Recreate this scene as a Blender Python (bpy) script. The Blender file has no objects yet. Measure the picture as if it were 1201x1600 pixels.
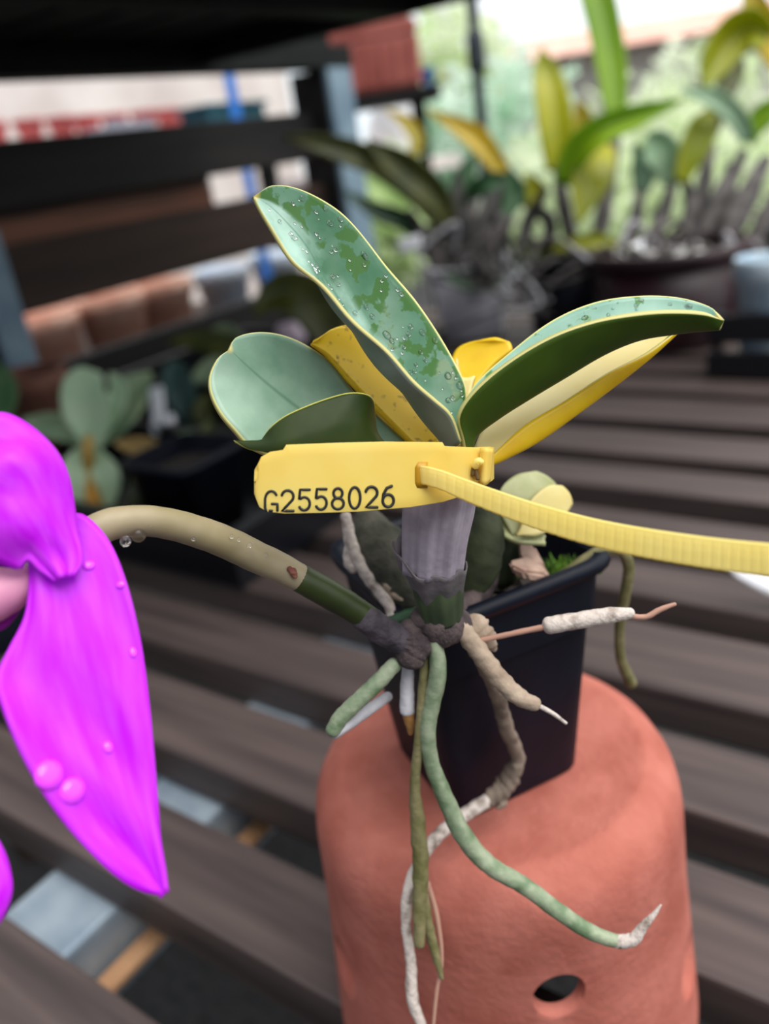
import bpy, bmesh, math, random
from mathutils import Vector, Matrix
random.seed(7)
scn = bpy.context.scene
COL = scn.collection

# ---------------------------------------------------------------- camera, world, sun, exposure
EYE = Vector((0, 0, 1.12))                 # camera 1.12 m above the ground, bench top at 0.80 m
F = 1285.0                                 # focal length in pixels of the 1201 x 1600 frame
RM = Matrix(((0.82187096, 0.12541046, -0.55569807),
             (0.55295678, -0.41019669, 0.72524305),
             (-0.13699245, -0.90333321, -0.40647531)))   # picture axes (right, down, forward) -> world
cam = bpy.data.cameras.new('camera')
cam.sensor_fit = 'VERTICAL'; cam.sensor_height = 36.0; cam.sensor_width = 27.0
cam.lens = F / 1600 * 36
cam.clip_start = 0.01; cam.clip_end = 200
cam.dof.use_dof = True; cam.dof.focus_distance = 0.186; cam.dof.aperture_fstop = 7.6
camo = bpy.data.objects.new('camera', cam); COL.objects.link(camo)
r_, u_, b_ = RM @ Vector((1, 0, 0)), RM @ Vector((0, -1, 0)), RM @ Vector((0, 0, -1))
camo.matrix_world = Matrix(((r_.x, u_.x, b_.x, EYE.x), (r_.y, u_.y, b_.y, EYE.y), (r_.z, u_.z, b_.z, EYE.z), (0, 0, 0, 1)))
scn.camera = camo

world = bpy.data.worlds.new('sky'); scn.world = world; world.use_nodes = True
wn = world.node_tree; wn.nodes.clear()
wo = wn.nodes.new('ShaderNodeOutputWorld'); wb = wn.nodes.new('ShaderNodeBackground')
wtc = wn.nodes.new('ShaderNodeTexCoord'); wdt = wn.nodes.new('ShaderNodeVectorMath'); wr = wn.nodes.new('ShaderNodeValToRGB')
wdt.operation = 'DOT_PRODUCT'; wdt.inputs[1].default_value = Vector((0.30, 0.62, 0.72)).normalized()   # the open, bright side of the sky
wn.links.new(wtc.outputs['Generated'], wdt.inputs[0]); wn.links.new(wdt.outputs['Value'], wr.inputs[0])
wr.color_ramp.elements[0].position = 0.0; wr.color_ramp.elements[0].color = (0.17, 0.18, 0.20, 1)
wr.color_ramp.elements[1].position = 0.75; wr.color_ramp.elements[1].color = (1.0, 1.0, 1.0, 1)
wr.color_ramp.elements.new(0.35).color = (0.66, 0.72, 0.76, 1)
wn.links.new(wr.outputs[0], wb.inputs[0]); wb.inputs[1].default_value = 1.35
wn.links.new(wb.outputs[0], wo.inputs[0])

sun = bpy.data.lights.new('sun', 'SUN'); sun.energy = 2.6; sun.angle = math.radians(50); sun.color = (1.0, 0.97, 0.92)
suno = bpy.data.objects.new('sun', sun); COL.objects.link(suno)
suno.rotation_euler = Vector((0.36, -0.05, 0.9)).to_track_quat('Z', 'Y').to_euler()

scn.view_settings.view_transform = 'Standard'; scn.view_settings.look = 'None'
scn.view_settings.gamma = 1.0; scn.view_settings.use_curve_mapping = False
scn.view_settings.exposure = 0.30
scn.cycles.use_denoising = True
scn.cycles.max_bounces = 8; scn.cycles.transparent_max_bounces = 12

# ---------------------------------------------------------------- helpers
def ray(x, y): return RM @ Vector(((x - 600.5) / F, (y - 800.0) / F, 1.0))
def at(x, y, d): return EYE + ray(x, y) * d                 # the point seen at a pixel, d metres in front of the lens
def on_z(x, y, z): r = ray(x, y); return EYE + r * ((z - EYE.z) / r.z)
def on_x(x, y, X): r = ray(x, y); return EYE + r * (X / r.x)
def on_y(x, y, Y): r = ray(x, y); return EYE + r * (Y / r.y)
PXU = 1.0 / F

def lin(c):
    out = []
    for v in c[:3]:
        v = v / 255.0
        out.append(v / 12.92 if v <= 0.04045 else ((v + 0.055) / 1.055) ** 2.4)
    return tuple(out) + (1.0,)

MATS = {}
def mat(name, c, c2=None, rough=0.5, scale=60, detail=4, lo=0.35, hi=0.65, bump=0.0, bscale=None, trans=0.0, spec=0.5, coat=0.0,
        stretch=None, metal=0.0, tcol=None, sss=0.0):
    if name in MATS: return MATS[name]
    m = bpy.data.materials.new(name); m.use_nodes = True; MATS[name] = m
    nt = m.node_tree; N = nt.nodes; L = nt.links; N.clear()
    out = N.new('ShaderNodeOutputMaterial'); p = N.new('ShaderNodeBsdfPrincipled')
    p.inputs['Roughness'].default_value = rough; p.inputs['Specular IOR Level'].default_value = spec
    p.inputs['Coat Weight'].default_value = coat; p.inputs['Metallic'].default_value = metal
    if sss: p.inputs['Subsurface Weight'].default_value = sss; p.inputs['Subsurface Radius'].default_value = (0.004, 0.003, 0.001)
    tc = N.new('ShaderNodeTexCoord'); mp = N.new('ShaderNodeMapping'); L.new(tc.outputs['Object'], mp.inputs[0])
    if stretch: mp.inputs['Scale'].default_value = stretch
    col = None
    if c2:
        nz = N.new('ShaderNodeTexNoise'); nz.inputs['Scale'].default_value = scale; nz.inputs['Detail'].default_value = detail
        L.new(mp.outputs[0], nz.inputs['Vector'])
        rp = N.new('ShaderNodeValToRGB'); rp.color_ramp.elements[0].position = lo; rp.color_ramp.elements[1].position = hi
        rp.color_ramp.elements[0].color = lin(c); rp.color_ramp.elements[1].color = lin(c2)
        L.new(nz.outputs['Fac'], rp.inputs[0]); L.new(rp.outputs[0], p.inputs['Base Color']); col = rp.outputs[0]
    else:
        p.inputs['Base Color'].default_value = lin(c)
    if bump:
        nb = N.new('ShaderNodeTexNoise'); nb.inputs['Scale'].default_value = bscale or scale * 3; nb.inputs['Detail'].default_value = 6
        L.new(mp.outputs[0], nb.inputs['Vector'])
        bp = N.new('ShaderNodeBump'); bp.inputs['Strength'].default_value = bump; bp.inputs['Distance'].default_value = 0.001
        L.new(nb.outputs['Fac'], bp.inputs['Height']); L.new(bp.outputs[0], p.inputs['Normal'])
    sh = p.outputs[0]
    if trans:
        t = N.new('ShaderNodeBsdfTranslucent'); mx = N.new('ShaderNodeMixShader'); mx.inputs[0].default_value = trans
        if tcol: t.inputs[0].default_value = lin(tcol)
        elif col: L.new(col, t.inputs[0])
        else: t.inputs[0].default_value = lin(c)
        L.new(p.outputs[0], mx.inputs[1]); L.new(t.outputs[0], mx.inputs[2]); sh = mx.outputs[0]
    L.new(sh, out.inputs[0])
    m.diffuse_color = lin(c)
    return m

def leaf_mat(name, bloom, green, margin, wet=None, wet_side=None, rough=0.33, trans=0.12, scale=90, band=0.014, midrib=None, tip=None, spec=0.5, wet_at=0.52):
    """Upper face of a leaf: waxy bloom over green, pale margin, a midrib line and (wet) rubbed-off darker patches; u runs across, v along."""
    if name in MATS: return MATS[name]
    m = bpy.data.materials.new(name); m.use_nodes = True; MATS[name] = m
    nt = m.node_tree; N = nt.nodes; L = nt.links; N.clear()
    def math_(op, a, b=None, clamp=False):
        n = N.new('ShaderNodeMath'); n.operation = op; n.use_clamp = clamp
        for k, v in enumerate((a, b)):
            if v is None: continue
            if isinstance(v, (int, float)): n.inputs[k].default_value = v
            else: L.new(v, n.inputs[k])
        return n.outputs[0]
    def mix(f, a, b):
        n = N.new('ShaderNodeMix'); n.data_type = 'RGBA'
        if isinstance(f, (int, float)): n.inputs[0].default_value = f
        else: L.new(f, n.inputs[0])
        for k, v in ((6, a), (7, b)):
            if isinstance(v, tuple): n.inputs[k].default_value = v
            else: L.new(v, n.inputs[k])
        return n.outputs[2]
    out = N.new('ShaderNodeOutputMaterial'); p = N.new('ShaderNodeBsdfPrincipled')
    uv = N.new('ShaderNodeUVMap'); sx = N.new('ShaderNodeSeparateXYZ'); L.new(uv.outputs[0], sx.inputs[0])
    U, V = sx.outputs[0], sx.outputs[1]
    tc = N.new('ShaderNodeTexCoord')
    nz = N.new('ShaderNodeTexNoise'); nz.inputs['Scale'].default_value = scale; nz.inputs['Detail'].default_value = 5
    L.new(tc.outputs['Object'], nz.inputs['Vector'])
    f = math_('MULTIPLY', math_('SUBTRACT', nz.outputs['Fac'], 0.33), 3.0, True)
    c = mix(f, lin(bloom), lin(green))
    au = math_('ABSOLUTE', math_('SUBTRACT', U, 0.5))
    if midrib:
        g = math_('SUBTRACT', 1.0, math_('MULTIPLY', au, 40.0), True)
        c = mix(math_('MULTIPLY', g, 0.75), c, lin(midrib))
    r = None
    if wet:
        n2 = N.new('ShaderNodeTexNoise'); n2.inputs['Scale'].default_value = 230; n2.inputs['Detail'].default_value = 3
        L.new(tc.outputs['Object'], n2.inputs['Vector'])
        w = math_('MULTIPLY', math_('SUBTRACT', n2.outputs['Fac'], wet_at), 22.0, True)
        if wet_side == 'R': side = math_('MULTIPLY', math_('SUBTRACT', U, 0.60), 14.0, True)
        else: side = math_('MULTIPLY', math_('SUBTRACT', 0.42, U), 14.0, True)
        w = math_('MULTIPLY', w, side)
        # thin darkened film of water all over that side
        c = mix(math_('MULTIPLY', side, 0.8 if wet_at < .56 else .15), c, lin(green))
        c = mix(w, c, lin(wet))
        r = math_('SUBTRACT', rough, math_('MULTIPLY', w, rough * 0.65))
    e = math_('MULTIPLY', math_('SUBTRACT', au, 0.5 - band), 1.0 / (band * 0.6), True)
    c = mix(e, c, lin(margin))
    if tip:
        tt = math_('MULTIPLY', math_('SUBTRACT', 0.025, V), 40.0, True)
        c = mix(tt, c, lin(tip))
    L.new(c, p.inputs['Base Color'])
    if r is None: p.inputs['Roughness'].default_value = rough
    else: L.new(r, p.inputs['Roughness'])
    p.inputs['Specular IOR Level'].default_value = spec
    bp = N.new('ShaderNodeBump'); bp.inputs['Strength'].default_value = 0.25; bp.inputs['Distance'].default_value = 0.0006
    L.new(nz.outputs['Fac'], bp.inputs['Height']); L.new(bp.outputs[0], p.inputs['Normal'])
    t = N.new('ShaderNodeBsdfTranslucent'); mx = N.new('ShaderNodeMixShader'); mx.inputs[0].default_value = trans
    L.new(c, t.inputs[0]); L.new(p.outputs[0], mx.inputs[1]); L.new(t.outputs[0], mx.inputs[2]); L.new(mx.outputs[0], out.inputs[0])
    return m

def tag(o, label=None, cat=None, group=None, kind=None):
    if label: o['label'] = label
    if cat: o['category'] = cat
    if group: o['group'] = group
    if kind: o['kind'] = kind
    return o

def empty(name, loc, label, cat, group=None, rz=0.0):
    o = bpy.data.objects.new(name, None); COL.objects.link(o); o.location = loc; o.rotation_euler.z = rz
    o.empty_display_size = 0.02
    return tag(o, label, cat, group)

def link(name, me, mats, parent=None, smooth=True):
    if not isinstance(mats, (list, tuple)): mats = [mats]
    for m in mats: me.materials.append(m)
    if smooth:
        for p in me.polygons: p.use_smooth = True
    o = bpy.data.objects.new(name, me); COL.objects.link(o)
    if parent is not None:
        o.parent = parent
        mw = Matrix.Translation(parent.location) if parent.parent is None and parent.type == 'EMPTY' else None
        if mw is not None:
            mw = mw @ parent.rotation_euler.to_matrix().to_4x4()
            o.matrix_parent_inverse = mw.inverted()
    return o

def centre(o):
    """Move a stand-alone mesh's origin to the middle of its base."""
    vs = [v.co.copy() for v in o.data.vertices]
    mn = Vector((min(v.x for v in vs), min(v.y for v in vs), min(v.z for v in vs))); mx = Vector((max(v.x for v in vs), max(v.y for v in vs), max(v.z for v in vs)))
    c = Vector(((mn.x + mx.x) / 2, (mn.y + mx.y) / 2, mn.z))
    o.data.transform(Matrix.Translation(-c)); o.location = o.location + c
    return o

def from_bm(name, bm, mats, parent=None, smooth=True):
    me = bpy.data.meshes.new(name); bm.normal_update(); bm.to_mesh(me); bm.free()
    return link(name, me, mats, parent, smooth)

def crv(pts, n):
    """Catmull-Rom resample of tuples by chord length of the first two entries: n points."""
    P = [tuple(float(a) for a in p) for p in pts]
    if len(P) == 1: return [P[0]] * n
    D = [0.0]
    for a, b in zip(P, P[1:]): D.append(D[-1] + max(1e-6, math.dist(a[:2], b[:2])))
    out = []
    for i in range(n):
        t = D[-1] * i / (n - 1)
        k = 0
        while k < len(P) - 2 and D[k + 1] < t: k += 1
        h = D[k + 1] - D[k]; s = (t - D[k]) / h
        p1, p2 = P[k], P[k + 1]
        m1 = [(p2[j] - P[k - 1][j]) / (D[k + 1] - D[k - 1]) if k > 0 else (p2[j] - p1[j]) / h for j in range(len(p1))]
        m2 = [(P[k + 2][j] - p1[j]) / (D[k + 2] - D[k]) if k + 2 < len(P) else (p2[j] - p1[j]) / h for j in range(len(p1))]
        s2, s3 = s * s, s * s * s
        out.append(tuple((2 * s3 - 3 * s2 + 1) * p1[j] + (s3 - 2 * s2 + s) * h * m1[j] + (-2 * s3 + 3 * s2) * p2[j] + (s3 - s2) * h * m2[j] for j in range(len(p1))))
    return out

def loft(name, Lk, Mk, Rk, mats, parent=None, n=44, nc=14, thick=0.0012, top='R', disp=None, sharp=0.5, label=None):
    """A leaf-like blade through three lines (edge, midrib, edge) of (x, y, d): real points at real distances. top: which half shows its
    upper face ('R', 'L'), a minus sign if that half shows its underside. mats = [upper, under, rim]."""
    A = [at(*p) for p in crv(Lk, n)]; B = [at(*p) for p in crv(Mk, n)]; C_ = [at(*p) for p in crv(Rk, n)]
    grid = []
    for i in range(n):
        row = []
        for j in range(nc + 1):
            u = j / nc
            q = A[i] * (2 * (u - .5) * (u - 1)) + B[i] * (4 * u * (1 - u)) + C_[i] * (2 * u * (u - .5))
            lnr = A[i].lerp(B[i], u * 2) if u <= .5 else B[i].lerp(C_[i], u * 2 - 1)
            row.append(q.lerp(lnr, sharp))
        grid.append(row)
    s = 0.0
    half = range(nc // 2, nc) if top[-1] == 'R' else range(0, nc // 2)
    for i in range(n - 1):
        for j in half:
            nn = (grid[i + 1][j] - grid[i][j]).cross(grid[i][j + 1] - grid[i][j])
            s += nn.dot(EYE - grid[i][j])
    flip = (s < 0) ^ (top[0] == '-')
    if disp:
        g2 = []
        for i in range(n):
            row = []
            for j in range(nc + 1):
                a = grid[min(i + 1, n - 1)][j] - grid[max(i - 1, 0)][j]; b = grid[i][min(j + 1, nc)] - grid[i][max(j - 1, 0)]
                nn = a.cross(b)
                if nn.length > 0: nn.normalize()
                if flip: nn = -nn
                row.append(grid[i][j] + nn * disp(j / nc, i / (n - 1)))
            g2.append(row)
        grid = g2
    me = bpy.data.meshes.new(name)
    verts = [tuple(p) for row in grid for p in row]; faces = []; w = nc + 1
    for i in range(n - 1):
        for j in range(nc):
            q = (i * w + j, (i + 1) * w + j, (i + 1) * w + j + 1, i * w + j + 1)
            faces.append(q[::-1] if flip else q)
    me.from_pydata(verts, [], faces)
    uvl = me.uv_layers.new(name='UVMap')
    for lp in me.loops:
        vi = lp.vertex_index; uvl.data[lp.index].uv = ((vi % w) / nc, (vi // w) / (n - 1))
    if not isinstance(mats, (list, tuple)): mats = [mats] * 3
    o = link(name, me, mats, parent)
    if thick:
        sd = o.modifiers.new('thickness', 'SOLIDIFY'); sd.thickness = thick; sd.offset = 0; sd.material_offset = 1; sd.material_offset_rim = 2
        sd.use_rim = True
    if label: o['label'] = label
    o['_g'] = 0; del o['_g']
    GRIDS[o.name] = (grid, flip)
    return o
GRIDS = {}

def tube_pts(bm, pts, rad, seg=12, cap=True, wob=0.0, flat=1.0, mi=0):
    """Sweep a round section along world points; rounded ends."""
    n = len(pts); T = []
    for i in range(n):
        t = pts[min(i + 1, n - 1)] - pts[max(i - 1, 0)]; T.append(t.normalized() if t.length > 1e-9 else Vector((0, 0, 1)))
    nrm = T[0].orthogonal().normalized(); rings = []
    ph = random.random() * 6
    def ring(c, r, nr, bn, k):
        vs = []
        for j in range(seg):
            a = 2 * math.pi * j / seg
            rr = r * (1 + wob * (math.sin(3 * a + k * .9 + ph) * .5 + math.sin(k * 1.7 + ph + 2 * a) * .5))
            vs.append(bm.verts.new(c + nr * (math.cos(a) * rr) + bn * (math.sin(a) * rr * flat)))
        return vs
    for i in range(n):
        nrm = (nrm - T[i] * nrm.dot(T[i]))
        nrm = nrm.normalized() if nrm.length > 1e-9 else T[i].orthogonal().normalized()
        bn = T[i].cross(nrm)
        if i == 0 and cap:
            for s in (0.98, 0.75, 0.4):
                rings.append(ring(pts[0] - T[0] * rad[0] * s * .8, rad[0] * math.sqrt(1 - s * s * .98), nrm, bn, 0))
        rings.append(ring(pts[i], rad[i], nrm, bn, i))
        if i == n - 1 and cap:
            for s in (0.4, 0.75, 0.98):
                rings.append(ring(pts[i] + T[i] * rad[i] * s * .8, rad[i] * math.sqrt(1 - s * s * .98), nrm, bn, i))
    for a, b in zip(rings, rings[1:]):
        for j in range(seg):
            f = bm.faces.new((a[j], a[(j + 1) % seg], b[(j + 1) % seg], b[j])); f.material_index = mi
    f = bm.faces.new(rings[0][::-1]); f.material_index = mi
    f = bm.faces.new(rings[-1]); f.material_index = mi

def root(name, keys, m, parent, n=50, seg=12, wob=0.08, label=None):
    """keys: (x, y, d, width in pixels)."""
    K = crv(keys, n); bm = bmesh.new()
    tube_pts(bm, [at(*k[:3]) for k in K], [max(.0001, k[3] * k[2] * PXU / 2) for k in K], seg, True, wob)
    o = from_bm(name, bm, m, parent)
    if label: o['label'] = label
    return o

def wtube(name, pts, rad, m, parent=None, seg=12, wob=0.0, cap=True):
    bm = bmesh.new()
    if not isinstance(rad, (list, tuple)): rad = [rad] * len(pts)
    tube_pts(bm, [Vector(p) for p in pts], rad, seg, cap, wob)
    return from_bm(name, bm, m, parent)

def bm_box(bm, lo, hi, bev=0.0, mi=0):
    lo, hi = Vector(lo), Vector(hi)
    r = bmesh.ops.create_cube(bm, size=1.0)
    for v in r['verts']:
        v.co = Vector([(lo[k] + hi[k]) / 2 + v.co[k] * (hi[k] - lo[k]) for k in range(3)])
    if bev:
        es = list({e for v in r['verts'] for e in v.link_edges})
        bmesh.ops.bevel(bm, geom=es, offset=bev, segments=2, affect='EDGES', profile=.6)

def box(name, lo, hi, m, parent=None, bev=0.002):
    bm = bmesh.new(); bm_box(bm, lo, hi, bev)
    return from_bm(name, bm, m, parent, smooth=False)

def lathe_bm(prof, seg=64, closed=True, sq=None):
    """prof: (r, z) list. closed joins last to first. sq = (power) gives a rounded-square section."""
    bm = bmesh.new(); rings = []
    for r, z in prof:
        vs = []
        for j in range(seg):
            a = 2 * math.pi * j / seg; k = 1.0
            if sq:
                k = (abs(math.cos(a)) ** sq + abs(math.sin(a)) ** sq) ** (-1.0 / sq)
            vs.append(bm.verts.new((math.cos(a) * r * k, math.sin(a) * r * k, z)))
        rings.append(vs)
    prs = list(zip(rings, rings[1:])) + ([(rings[-1], rings[0])] if closed else [])
    for a, b in prs:
        for j in range(seg):
            bm.faces.new((a[j], a[(j + 1) % seg], b[(j + 1) % seg], b[j]))
    bmesh.ops.recalc_face_normals(bm, faces=bm.faces)
    return bm

def lathe(name, prof, m, loc, parent=None, seg=64, closed=True, sq=None, rz=0.0, smooth=True):
    bm = lathe_bm(prof, seg, closed, sq)
    o = from_bm(name, bm, m, None, smooth)
    if parent is None: o.location = loc; o.rotation_euler.z = rz
    else:
        o.data.transform(Matrix.Translation(Vector(loc)) @ Matrix.Rotation(rz, 4, 'Z'))
        o.parent = parent
        if parent.type == 'EMPTY' and parent.parent is None:
            o.matrix_parent_inverse = (Matrix.Translation(parent.location) @ parent.rotation_euler.to_matrix().to_4x4()).inverted()
    return o

def copy_tree(o, loc, label, rz=None, sc=None):
    c = o.copy(); COL.objects.link(c); c.location = loc; c['label'] = label
    if rz is not None: c.rotation_euler.z = rz
    if sc is not None: c.scale = (sc, sc, sc)
    for ch in list(o.children):
        k = ch.copy(); COL.objects.link(k); k.parent = c
        for g in list(ch.children):
            q = g.copy(); COL.objects.link(q); q.parent = k
    return c

BENCH = 0.80
# ---------------------------------------------------------------- materials
M_slat = mat('dark_wet_timber', (58, 49, 49), (90, 77, 74), rough=0.55, scale=24, stretch=(.25, 4, 4), bump=.35, bscale=120, lo=.3, hi=.7, spec=.35)
M_dark = mat('black_timber', (17, 17, 18), (34, 31, 30), rough=0.7, scale=12, stretch=(4, .3, 4), bump=.3, bscale=60, spec=.25)
M_brown = mat('brown_timber', (36, 28, 25), (62, 46, 38), rough=.7, scale=9, stretch=(4, .3, 4), bump=.3, bscale=60, spec=.25)
M_orange_wood = mat('orange_timber', (84, 54, 40), (136, 84, 60), rough=.7, scale=8, stretch=(4, .3, 4))
M_post_lit = mat('lit_post_side', (92, 118, 138), (122, 146, 162), rough=.5, scale=20)  # light on the posts' right sides, put into the colour
M_galv = mat('galvanised_steel', (140, 156, 172), (172, 186, 198), rough=.4, scale=40, metal=.35)
M_batten = mat('tan_batten', (168, 124, 88), (194, 150, 112), rough=.6, scale=60, stretch=(4, .3, 4))
M_gravel = mat('dark_gravel', (12, 12, 14), (44, 44, 46), rough=.9, scale=70, bump=1.0, bscale=45)
M_terra = mat('terracotta', (164, 92, 79), (184, 111, 98), rough=.85, scale=55, detail=10, bump=.5, bscale=320, spec=.2)
M_terra2 = mat('old_clay', (196, 140, 120), (230, 190, 172), rough=.85, scale=20, spec=.15)
M_blackpot = mat('black_plastic', (8, 11, 22), (14, 19, 34), rough=.5, scale=30, bump=.12, bscale=240, spec=.22)
M_blacktray = mat('black_tray_plastic', (8, 10, 17), rough=.35, spec=.5)
M_soil = mat('potting_bark', (26, 22, 20), (62, 52, 45), rough=.9, scale=160, bump=1.0, bscale=300)
M_moss = mat('moss_green', (40, 70, 18), (104, 146, 40), rough=.9, scale=300)
M_chip = mat('dry_bark_chip', (158, 126, 112), (206, 176, 158), rough=.8, scale=120, bump=.5)

# ---------------------------------------------------------------- the setting: ground and far wall
bm = bmesh.new(); bmesh.ops.create_grid(bm, x_segments=60, y_segments=60, size=16)
g = from_bm('ground', bm, M_gravel, None); g.location = (-2, 6, 0); tag(g, kind='structure')
M_wall = mat('whitewash', (214, 200, 196), (236, 226, 222), rough=.8, scale=2)
bm = bmesh.new(); bm_box(bm, (-5.3, .5, 0), (-5.1, 6.2, 2.2)); w = from_bm('wall_left', bm, M_wall, None, False); tag(w, kind='structure')

# ---------------------------------------------------------------- the bench the pot stands on
bench = empty('slatted_bench', (-.3, .5, 0), 'dark brown slatted timber bench carrying the terracotta pot', 'bench')
edges = [(-.09, -.03), (-.01, .03), (.045, .110), (.153, .2015), (.234, .289), (.3195, .372), (.409, .477), (.508, .556), (.5865, .6415),
         (.684, .738), (.771, .837), (.874, .95), (.975, 1.03), (1.055, 1.11), (1.14, 1.20), (1.225, 1.28), (1.305, 1.36), (1.385, 1.44)]
for a, b in edges:
    dz = random.uniform(-.0015, .0015)
    box('slat', (-1.07, a, BENCH - .030 + dz), (.5, b, BENCH + (dz if dz < 0 else 0)), M_slat, bench, .0025)
p1, p2 = on_z(105, 1427, BENCH - .035), on_z(305, 1240, BENCH - .035)
xb = (p1.x + p2.x) / 2
box('steel_beam', (xb - .03, -.2, BENCH - .085), (xb + .026, 1.46, BENCH - .0320), M_galv, bench, .003)['label'] = 'pale galvanised steel cross beam'
box('steel_beam', (.34, -.2, BENCH - .085), (.396, 1.46, BENCH - .0320), M_galv, bench, .003)['label'] = 'pale galvanised steel cross beam'
p1, p2 = on_z(205, 1495, BENCH - .06), on_z(405, 1295, BENCH - .06)
xb = (p1.x + p2.x) / 2
box('batten', (xb - .006, -.2, BENCH - .064), (xb + .006, 1.46, BENCH - .058), M_batten, bench, .002)['label'] = 'narrow tan wooden batten'
for x, y in ((.37, -.15), (.37, 1.4), (-1.0, -.15)):
    box('leg', (x - .025, y - .025, 0), (x + .025, y + .025, BENCH - .0855), M_galv, bench, .003)

# ---------------------------------------------------------------- inverted terracotta pot
TC = Vector((-.119, .194, BENCH)); TH = .125
def terracotta():
    key = [(.0640, TH - .0205), (.0653, TH - .05), (.0690, TH - .098), (.0702, TH - .115)]
    wall = []
    for (ra, za), (rb, zb) in zip(key, key[1:]):
        k = max(2, int((za - zb) / .0035))
        wall += [(ra + (rb - ra) * q / k, za + (zb - za) * q / k) for q in range(k)]
    inn = [(.0655 - (.0655 - .0600) * q / 24, .004 + (TH - .024) * q / 24) for q in range(24)]
    prof = [(0.0001, TH), (.030, TH), (.0495, TH - .0007), (.0510, TH - .0002), (.0530, TH - .0006), (.0550, TH - .0018), (.0594, TH - .0052), (.0622, TH - .0104), (.0634, TH - .0155)] + wall + [
            (.0702, TH - .115), (.0700, .003), (.069, 0), (.066, 0)] + inn + [(.0600, TH - .020), (.052, TH - .009), (.0001, TH - .007)]
    bm = lathe_bm(prof, 200, closed=False)
    o = from_bm('terracotta_pot', bm, M_terra, None)
    cut = bmesh.new()
    for az, dz in HOLES:
        z = TH - dz
        c = lathe_bm([(.0001, -.05), (.0072, -.05), (.0075, .0630), (.0085, .0648), (.0125, .0677), (.0125, .09), (.0001, .09)], 32, closed=False)
        me = bpy.data.meshes.new('c'); c.to_mesh(me); c.free()
        me.transform(Matrix.Translation((0, 0, z)) @ Matrix.Rotation(az, 4, 'Z') @ Matrix.Rotation(math.pi / 2, 4, 'Y'))
        cut.from_mesh(me); bpy.data.meshes.remove(me)
    cme = bpy.data.meshes.new('cut'); cut.to_mesh(cme); cut.free()
    co = bpy.data.objects.new('cut', cme); COL.objects.link(co)
    md = o.modifiers.new('holes', 'BOOLEAN'); md.operation = 'DIFFERENCE'; md.object = co; md.solver = 'EXACT'
    dg = bpy.context.evaluated_depsgraph_get(); dg.update()
    me2 = bpy.data.meshes.new_from_object(o.evaluated_get(dg)); o.modifiers.clear(); o.data = me2; me2.name = 'terracotta_pot'
    bpy.data.objects.remove(co)
    for p in me2.polygons: p.use_smooth = True
    md = o.modifiers.new('crisp', 'EDGE_SPLIT'); md.split_angle = math.radians(50)
    o.location = TC
    return o
HOLES = [(math.radians(a), z) for a, z in ((-47, .0405), (7, .078), (-121, .066), (70, .0405), (130, .066), (190, .0405))]
tp = terracotta()
tag(tp, 'upturned orange terracotta pot with round side holes standing on the slatted bench', 'pot')

# ---------------------------------------------------------------- square black nursery pot
PC = Vector((-.1186, .190, BENCH + TH)); TH0 = math.radians(-75.55)
PH = .08
pot = empty('nursery_pot', PC, 'square black plastic nursery pot standing on the upturned terracotta pot', 'pot')
def sqpot(levels, wall, seg=64, pw=9.0):
    outer = [(r, z) for r, z in levels]; inner = [(r - wall, max(z, .003)) for r, z in reversed(levels)]
    return lathe_bm([(.0001, outer[0][1])] + outer + inner + [(.0001, .003)], seg, closed=False, sq=pw)
a0, a1 = .0305 / math.sqrt(2) * 1.035, .0305 * 1.452 / math.sqrt(2) * 1.02
bm = sqpot([(a0, 0), (a0 + .001, .001), (a0 + (a1 - a0) * .60, PH * .72), (a0 + (a1 - a0) * .62 + .0013, PH * .725), (a1 - .0012, PH - .002)], .0012)
bm.transform(Matrix.Rotation(TH0 + math.pi / 4, 4, 'Z'))
o = from_bm('pot_body', bm, M_blackpot, pot); o.location = PC; o.matrix_parent_inverse = Matrix.Translation(-PC)
md = o.modifiers.new('crisp', 'EDGE_SPLIT'); md.split_angle = math.radians(40)
bm = lathe_bm([(a1 - .0024, PH - .004), (a1 + .0012, PH - .004), (a1 + .0018, PH - .002), (a1 + .0012, PH), (a1 - .0018, PH), (a1 - .0024, PH - .002)], 64, True, 9.0)
bm.transform(Matrix.Rotation(TH0 + math.pi / 4, 4, 'Z'))
o = from_bm('rim', bm, M_blackpot, pot); o.location = PC; o.matrix_parent_inverse = Matrix.Translation(-PC)
# bark filling the pot: one heap
bm = bmesh.new()
rng = random.Random(3)
for k in range(260):
    a = .026 * math.sqrt(2); x, y = rng.uniform(-.025, .025), rng.uniform(-.025, .025)
    v = Matrix.Rotation(TH0 + math.pi / 4, 4, 'Z') @ Vector((x, y, PH - .020 + rng.uniform(-.006, .004)))
    r = bmesh.ops.create_icosphere(bm, subdivisions=1, radius=1.0)
    rot = Matrix.Rotation(rng.uniform(0, 6), 3, Vector((rng.random() - .5, rng.random() - .5, rng.random() + .01)).normalized())
    s = Vector((rng.uniform(.003, .007), rng.uniform(.002, .004), rng.uniform(.0015, .003)))
    for q in r['verts']: q.co = PC + v + rot @ Vector((q.co.x * s.x, q.co.y * s.y, q.co.z * s.z))
o = from_bm('potting_bark', bm, M_soil, None, False)
tag(o, 'dark potting bark filling the square black nursery pot', 'potting bark', kind='stuff')
bm = bmesh.new()
for k in range(420):
    p = at(rng.gauss(872, 24), rng.gauss(884, 9), .240 + rng.uniform(-.004, .006))
    p.z = min(p.z, BENCH + TH + PH - .006)
    n = Vector((rng.gauss(0, .5), rng.gauss(0, .5), 1)).normalized(); t = n.orthogonal().normalized() * .0005
    h = rng.uniform(.0015, .004)
    a, b, c = bm.verts.new(p - t), bm.verts.new(p + t), bm.verts.new(p + n * h)
    bm.faces.new((a, b, c))
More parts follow.
